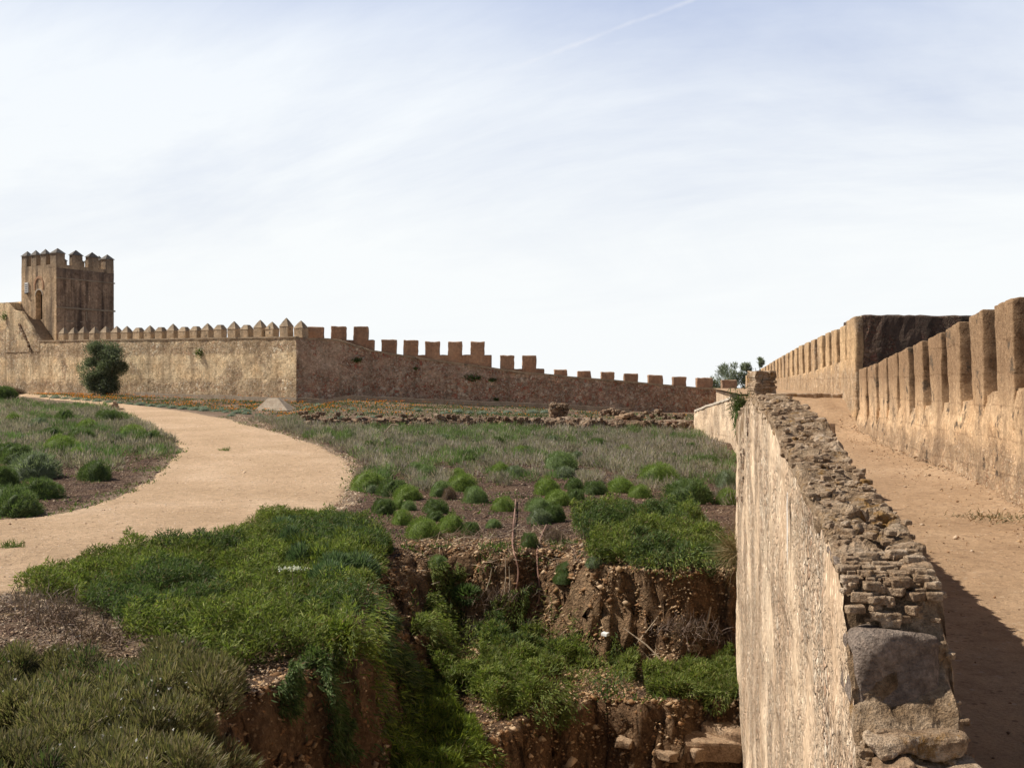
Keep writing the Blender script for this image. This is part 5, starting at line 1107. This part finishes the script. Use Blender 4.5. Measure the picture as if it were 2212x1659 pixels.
# plants on walls and edges
def tuft(name, c, n, rad, L, w, cols, lab, cat='plant', up=.8, spread=.7, out=(0, 0, 0), dry=False, group=None):
    P = np.array(c)+RNG.normal(size=(n, 3))*np.array(rad); d = RNG.normal(size=(n, 3))*spread+np.array((0, 0, up))+np.array(out)
    me = VB().add(*blades(P-np.array(c), d, RNG.uniform(L*.5, L, n), np.full(n, w), pal(n, cols), .3)).mesh(name); o = link(name, me, M['dry' if dry else 'leaf'], None, tuple(map(float, c))); prop(o, lab, cat, group); return o
tuft('wall_plant', W(1597, 876, 12.75)+(.0, 0, 0), 500, (.05, .05, .08), .11, .012, [(.10,.12,.05), (.07,.10,.03), (.14,.13,.07)], 'green weed bush growing on the wall top beside the far end of the cap', up=.1, spread=.8)
tuft('wall_plant', W(1594, 905, 12.62)+(.0, 0, 0), 220, (.03, .04, .09), .09, .012, [(.08,.13,.03), (.11,.16,.05)], 'green trailing plant hanging down the ramp wall corner', up=-.7, spread=.4)
tuft('grass_tuft', W(1592, 1190, 12.5), 420, (.04, .08, .07), .45, .005, [(.30,.22,.12), (.22,.16,.08), (.16,.15,.06)], 'dry straw coloured grass tuft sticking out of the edge of the pale rampart', up=.15, spread=.55, out=(-.5, -.2, 0), dry=True)
for px, py, s, lab in ((770,778,.28,'round dark green plant growing high on the shaded wall'), (1018,817,.42,'wide green plant on the shaded wall below the sloping coping'), (1033,817,.22,'small green plant right beside the wide one on the shaded wall'), (1064,822,.24,'dark green plant on the shaded wall, rightmost of three'), (898,796,.15,'tiny green plant on the shaded wall under the merlon with a hole'), (1072,863,.18,'small green plant low on the shaded wall')):
    y = yB(px)-.05; tuft('wall_plant', W(px, py, y), 110, (s*.5, .05, s*.25), s*.7, .05, DEEP+[(.09,.14,.03)], lab, up=.2, spread=.6, out=(0, -.5, 0))
for px, py, lab in ((433,764,'small green plant high on the sunlit wall'), (12,685,'little green plant on the wall edge at the far left')):
    a = a_px(px, FB); tuft('wall_plant', TF(a, FB-.05, zpx(py, a, FB)), 110, (.18, .05, .15), .28, .05, [(.09,.15,.03), (.12,.17,.04)], lab, up=.2, spread=.6, out=(-.2, -.5, 0))
for px, py, L, lab in ((24,1185,.17,'small yellow green weed tuft on the gravel path at the left edge'), (392,1168,.13,'small dry weed in the middle of the near gravel path'), (190,1252,.2,'thin upright weed stalks at the near edge of the gravel path'), (488,925+50,.2,'low yellow green weed at the bend of the path')):
    p = hit(px, py, H0); tuft('weed_tuft', (p[0], p[1], p[2]+.02), 110 if L < .19 else 80, (.09, .06, .01), L, .012, [(.12,.19,.04), (.18,.22,.06), (.1,.14,.04)], lab, 'weed')
for px, py, n, s, lab in ((2030,1008,160,.3,'flat dry weed patch on the walkway at the foot of the parapet'), (2062,1028,120,.22,'low grey green creeping weed on the walkway'), (2155,1110,260,.22,'dry brown grass patch on the walkway nearest the viewer'), (1995,985,60,.12,'tiny weed at the parapet foot, farther along the walkway')):
    y = 1.52*F/(py-CY); x = (px-CX)/F*y; tuft('weed_tuft', (x, y, wz(y)+.03), n, (s, s*.8, .01), .07, .010, [(.22,.16,.08), (.14,.14,.07), (.3,.22,.12)], lab, 'weed', up=.4, dry=True)
p = hit(85, 1385); 
for px, py, n, s, kd, lab in ((50,1315,240,.22,1,'pale grey dry bush where the ground cover meets the soil slope'), (125,1352,420,.2,0,'dark brown dead bush on the bare soil slope'), (205,1395,420,.24,0,'dead brown twiggy bush casting a dark shadow beside the lush ground cover'), (170,1320,260,.25,1,'flat grey dry bush between soil slope and lush ground cover')):
    p = hit(px, py); tuft('dead_bush', (p[0], p[1], p[2]+.07), n, (s, s*.8, .05), .2, .008, BROWN if kd == 0 else [(.26,.2,.16), (.2,.15,.12)], lab, 'bush', dry=True)
for px, py, lab in ((1045,1365,'round dark dead bush at the foot of the pit back wall'), (1085,1335,'spiky dead bush below the long hose'), (1560,1400,'pale dry bush on the pit floor beside the rampart'), (1480,1260+130,'flat dead stalks under the dark clay bank')):
    p = hit(px, py); tuft('dead_bush', (p[0], p[1], p[2]+.08), 380, (.2, .14, .06), .24, .008, BROWN, lab, 'bush', dry=True)
# tree-like shrub with bare stems in the pit
p = hit(1012, 1334); ts = empty('stemmed_shrub', tuple(p), 'small green headed shrub on bare stems at the back of the pit', 'shrub'); mb = MB(); tp = W(1008, 1285, p[1])
for k in range(3): mb.tube([p+(.03*k, 0, -.05), p+(.02*k, 0, .2), tp+(.03*k-.03, 0, -.03)], .008, 5)
mb.build('stem', M['cane'], ts); n = 700; u = nrm(RNG.normal(size=(n, 3))); P = tp+u*np.array((.17, .15, .10)); me = VB().add(*blades(P-np.array(ts.location), u+(0, 0, .4), np.full(n, .1), np.full(n, .014), pal(n, [(.08,.13,.04), (.11,.16,.06)]), .2)).mesh('crown'); link('crown', me, M['leaf'], ts)
# hoses and canes over the pit edge
def path3(pts, off=.05):
    out = []
    for px, py in pts:
        p = hit(px, py); out.append(np.array((p[0], p[1]-off*.7, p[2]+off)))
    fine = []
    for i in range(len(out)-1):
        for k in range(4):
            t = k/4; fine.append(out[i]*(1-t)+out[i+1]*t)
    fine.append(out[-1])
    for _ in range(4): fine = [fine[0]]+[(fine[i-1]+fine[i]*2+fine[i+1])/4 for i in range(1, len(fine)-1)]+[fine[-1]]
    return fine
for pts, lab in (([(1114,1083),(1112,1110),(1108,1150),(1106,1185),(1112,1215),(1119,1245),(1120,1270),(1112,1300),(1098,1325),(1093,1345)], 'long brown irrigation hose hanging down the back bank of the pit'),
                 ([(1180,1140),(1168,1165),(1160,1190),(1160,1220),(1162,1250),(1166,1280),(1165,1305),(1157,1330),(1147,1345)], 'shorter brown irrigation hose, right of the long one')):
    f = path3(pts); o = MB().tube(f, .013, 6).build('irrigation_hose', M['hose'], None, smooth=True, loc=f[0]); prop(o, lab, 'hose')
for k, (a, b, lab) in enumerate([((1063,1232),(1050,1290),'straight pale cane leaning on the shadowed bank left of the long hose'), ((1092,1215),(1088,1330),'thin upright cane just left of the long hose'), ((1100,1230),(1098,1335),'second thin upright cane beside the long hose'), ((1532,1355),(1515,1385),'short broken stake standing on the pit floor near the rampart'), ((1420,1370),(1372,1405),'pale fallen stalk lying across the pit floor'), ((1345,1385),(1440,1440),'long thin fallen cane slanting across the pit floor'), ((1147,1350),(1160,1370),'white tipped broken cane at the foot of the shorter hose')]):
    p, q = hit(*b), hit(*a); p = p+(0, -.05, .03); top = q+(0, -.25, .06) if k < 3 else q+(0, -.1, .10 if k != 3 else .25)
    o = MB().tube([p, (p+top)/2+(.02, 0, .02), top], [.010, .010, .006] if k != 3 else [.03, .022, .012], 5).build('cane', M['cane'], None, loc=p); prop(o, lab, 'cane')
p0 = hit(826, 952, H0); o = MB().tube([p0+(0, 0, .2), p0+(.35, .1, .62), p0+(.62, .1, .60)], .03, 6).build('bent_stake', M['cane'], None, loc=p0); prop(o, 'bent pale stake poking out of the grey scrub', 'stake')
# rocks and small debris
for px, py, s, mt, lab in ((1545,1640,.55,'rock','big pale angular slab in the bottom right of the pit'), (1570,1605,.42,'rock','upper pale slab beside the rampart at the pit bottom'), (1500,1655,.38,'rock','pale flat rock left of the big slab at the pit bottom'), (1443,1650,.22,'rock','rounded rock on the lower pit bank'),
        (630,1302,.0,'white',''), (1095,1388,.09,'rock','reddish stone beside the green mat on the pit floor'), (1350,1640,.2,'rock','brown clod at the lower edge of the pit'), (1490,1400,.2,'ruin','small dark masonry lump on the pit floor'), (58,1420,.07,'rock','pale pebble on the soil slope'),
        (172,1376,.06,'white','bright white flat stone on the soil slope at lower left'), (486,1458,.07,'rock','pale stone where the ground cover ends above the dark bank'), (1310,1380,.10,'white','bright white stone lying on the green pit floor'), (1470,1488,.05,'white','small white stone near the right end of the pit floor'), (858,1370,.10,'rock','pale stone stuck in the reddish clay slope')):
    if s == 0: continue
    p = hit(px, py); mb = MB(); rock_hexa(mb, (p[0], p[1], p[2]+s*.12), (s*1.3, s, s*.5), 5 if s > .15 else 2, amp=.3, rnd=.18); o = mb.build('rock', M[mt], None, loc=p); prop(o, lab, 'rock')
p = hit(632, 1316); p = p+(0, 0, .46); pp = empty('white_flower', tuple(p), 'flat white umbel flower standing above the lush ground cover', 'flower'); mb = MB(); mb.tube([p+(0, 0, -.46), p], .004, 4); mb.build('stem', M['cane'], pp)
P = p+RNG.normal(size=(90, 3))*np.array((.07, .05, .008)); me = VB().add(*blades(P-p, RNG.normal(size=(90, 3))*.4+(0, 0, 1), np.full(90, .025), np.full(90, .02), pal(90, [(.7,.7,.66)]), 0, True)).mesh('flower_head'); link('flower_head', me, M['leaf'], pp)
p = hit(470+90, 1470) if False else hit(440, 1432); tuft('yellow_flower', (p[0]-3.0, p[1]+1.0, float(H(p[0]-3.0, p[1]+1.0))+.12), 60, (.14, .05, .05), .08, .02, [(.5,.42,.03), (.3,.34,.04)], 'yellow flowering sprig at the lower left edge of the lush ground cover', 'flower')

# ------------------------------------------------------------------ sky, sun, camera
EL = math.radians(49); TH_ = math.radians(-11)
sdir = Vector((-math.cos(TH_)*math.cos(EL), -math.sin(TH_)*math.cos(EL), math.sin(EL)))
sun = bpy.data.lights.new('sun', 'SUN'); sun.energy = 5.0; sun.angle = math.radians(.6); sun.color = (1, .93, .82)
so = bpy.data.objects.new('sun', sun); COL.objects.link(so); so.rotation_euler = sdir.to_track_quat('Z', 'Y').to_euler()
w = bpy.data.worlds.new('World'); SC.world = w; w.use_nodes = True; nt = w.node_tree; nt.nodes.clear(); g = NT(nt)
sky = g.n('ShaderNodeTexSky', sky_type='NISHITA'); sky.sun_disc = False; sky.sun_elevation = EL; sky.sun_rotation = math.atan2(sdir.x, sdir.y); sky.dust_density = 3.0; sky.air_density = 1.2; sky.ozone_density = 2.0
dirv = g.n('ShaderNodeTexCoord').outputs['Generated']; s = g.sep(dirv)
skyc = g.mix(1.0, sky.outputs[0], (.085, .085, .085), 'MULTIPLY')
zz = g.math('MAXIMUM', s[2], 0.0)
den = g.math('ADD', zz, .22); cmb = g.n('ShaderNodeCombineXYZ'); g.L(g.math('DIVIDE', s[0], den), cmb.inputs[0]); g.L(g.math('DIVIDE', s[1], den), cmb.inputs[1]); cmb.inputs[2].default_value = 3.3
rt = g.n('ShaderNodeVectorRotate', rotation_type='Z_AXIS'); g.L(cmb.outputs[0], rt.inputs[0]); rt.inputs['Angle'].default_value = math.radians(24)
cl = g.noise(g.scale(rt.outputs[0], (.55, .95, 1)), 1.15, 9, .6, 'Fac', .5); cl2 = g.noise(g.scale(rt.outputs[0], (1.4, 5.0, 1)), 1.0, 8, .7, 'Fac', .8)
veil = g.ramp(zz, [(0, 1.0), (.10, .99), (.20, .98), (.27, .93), (.325, .66), (.37, .34), (.55, .05), (.7, 0.0)])
cf = g.math('ADD', g.math('MULTIPLY', g.math('SUBTRACT', cl, .5), 1.5), g.math('MULTIPLY', g.math('SUBTRACT', cl2, .5), .22))
cf = g.math('MULTIPLY', cf, g.ramp(zz, [(0, 0.0), (.06, .15), (.22, 1.0)]))
vf = g.math('ADD', veil, cf, clamp=True); vf = g.math('MULTIPLY', vf, g.ramp(zz, [(.36, 1.0), (.6, .25)]))
# contrail: a thin line across the sky dome
def dd(px, py): v = Vector(((px-CX)/F, 1, (CY-py)/F)); return v.normalized()
nrmv = dd(1090, 158).cross(dd(1490, 0)).normalized(); mid = dd(1290, 75)
dp = g.n('ShaderNodeVectorMath', operation='DOT_PRODUCT'); jit = g.scale(g.noise(dirv, 16, 4, .6, 'Color'), (.010, .010, .010)); g.L(g.addv(dirv, jit), dp.inputs[0]); dp.inputs[1].default_value = nrmv
ctr = g.math('SUBTRACT', dp.outputs['Value'], .005*sum(nrmv))
wd_ = g.math('ADD', .0016, g.math('MULTIPLY', g.noise(dirv, 26, 4, .7), .0026))
ln = g.math('SUBTRACT', 1.0, g.math('DIVIDE', g.math('ABSOLUTE', ctr), wd_), clamp=True)
dm = g.n('ShaderNodeVectorMath', operation='DISTANCE'); g.L(dirv, dm.inputs[0]); dm.inputs[1].default_value = dd(1340, 55)
ln = g.math('MULTIPLY', ln, g.ramp(dm.outputs['Value'], [(.06, .8), (.14, 0.0)])); ln = g.math('MULTIPLY', ln, g.ramp(g.noise(dirv, 40, 3, .6), [(.35, .4), (.6, 1.0)]))
haze = g.ramp(zz, [(0, (.80, .82, .825)), (.14, (.80, .825, .835)), (.3, (.76, .80, .845)), (.5, (.62, .70, .85))])
blue = g.mix(.75, skyc, (.33, .415, .67))
# whole sky dimmed behind the camera, to hold down the fill light
fr = g.maprange(s[1], -.7, .75, .52, 1.0)
skyfin = g.mix(vf, blue, haze); skyfin = g.mix(g.math('MULTIPLY', ln, .42), skyfin, (.80, .80, .82))
zd = g.ramp(zz, [(.37, 1.0), (.62, .34), (1.0, .24)])  # sky overhead dimmed as well, for weaker fill light
ff = g.math('MULTIPLY', fr, zd)
cc = g.n('ShaderNodeCombineXYZ')
for i in range(3): g.L(ff, cc.inputs[i])
skyfin = g.mix(1.0, skyfin, cc.outputs[0], 'MULTIPLY')
bgn = g.n('ShaderNodeBackground'); g.L(skyfin, bgn.inputs[0]); bgn.inputs[1].default_value = 1.0
wo = g.n('ShaderNodeOutputWorld'); g.L(bgn.outputs[0], wo.inputs[0])
cam = bpy.data.cameras.new('camera'); cam.sensor_width = 36; cam.lens = 36*F/2212; cam.clip_start = .05; cam.clip_end = 5000
co = bpy.data.objects.new('camera', cam); COL.objects.link(co); co.rotation_euler = (math.pi/2, 0, 0); SC.camera = co
SC.view_settings.view_transform = 'Standard'; SC.view_settings.look = 'None'; SC.view_settings.exposure = .25; SC.view_settings.gamma = 1
SC.cycles.max_bounces = 5; SC.cycles.diffuse_bounces = 3; SC.cycles.transmission_bounces = 2; SC.cycles.transparent_max_bounces = 4
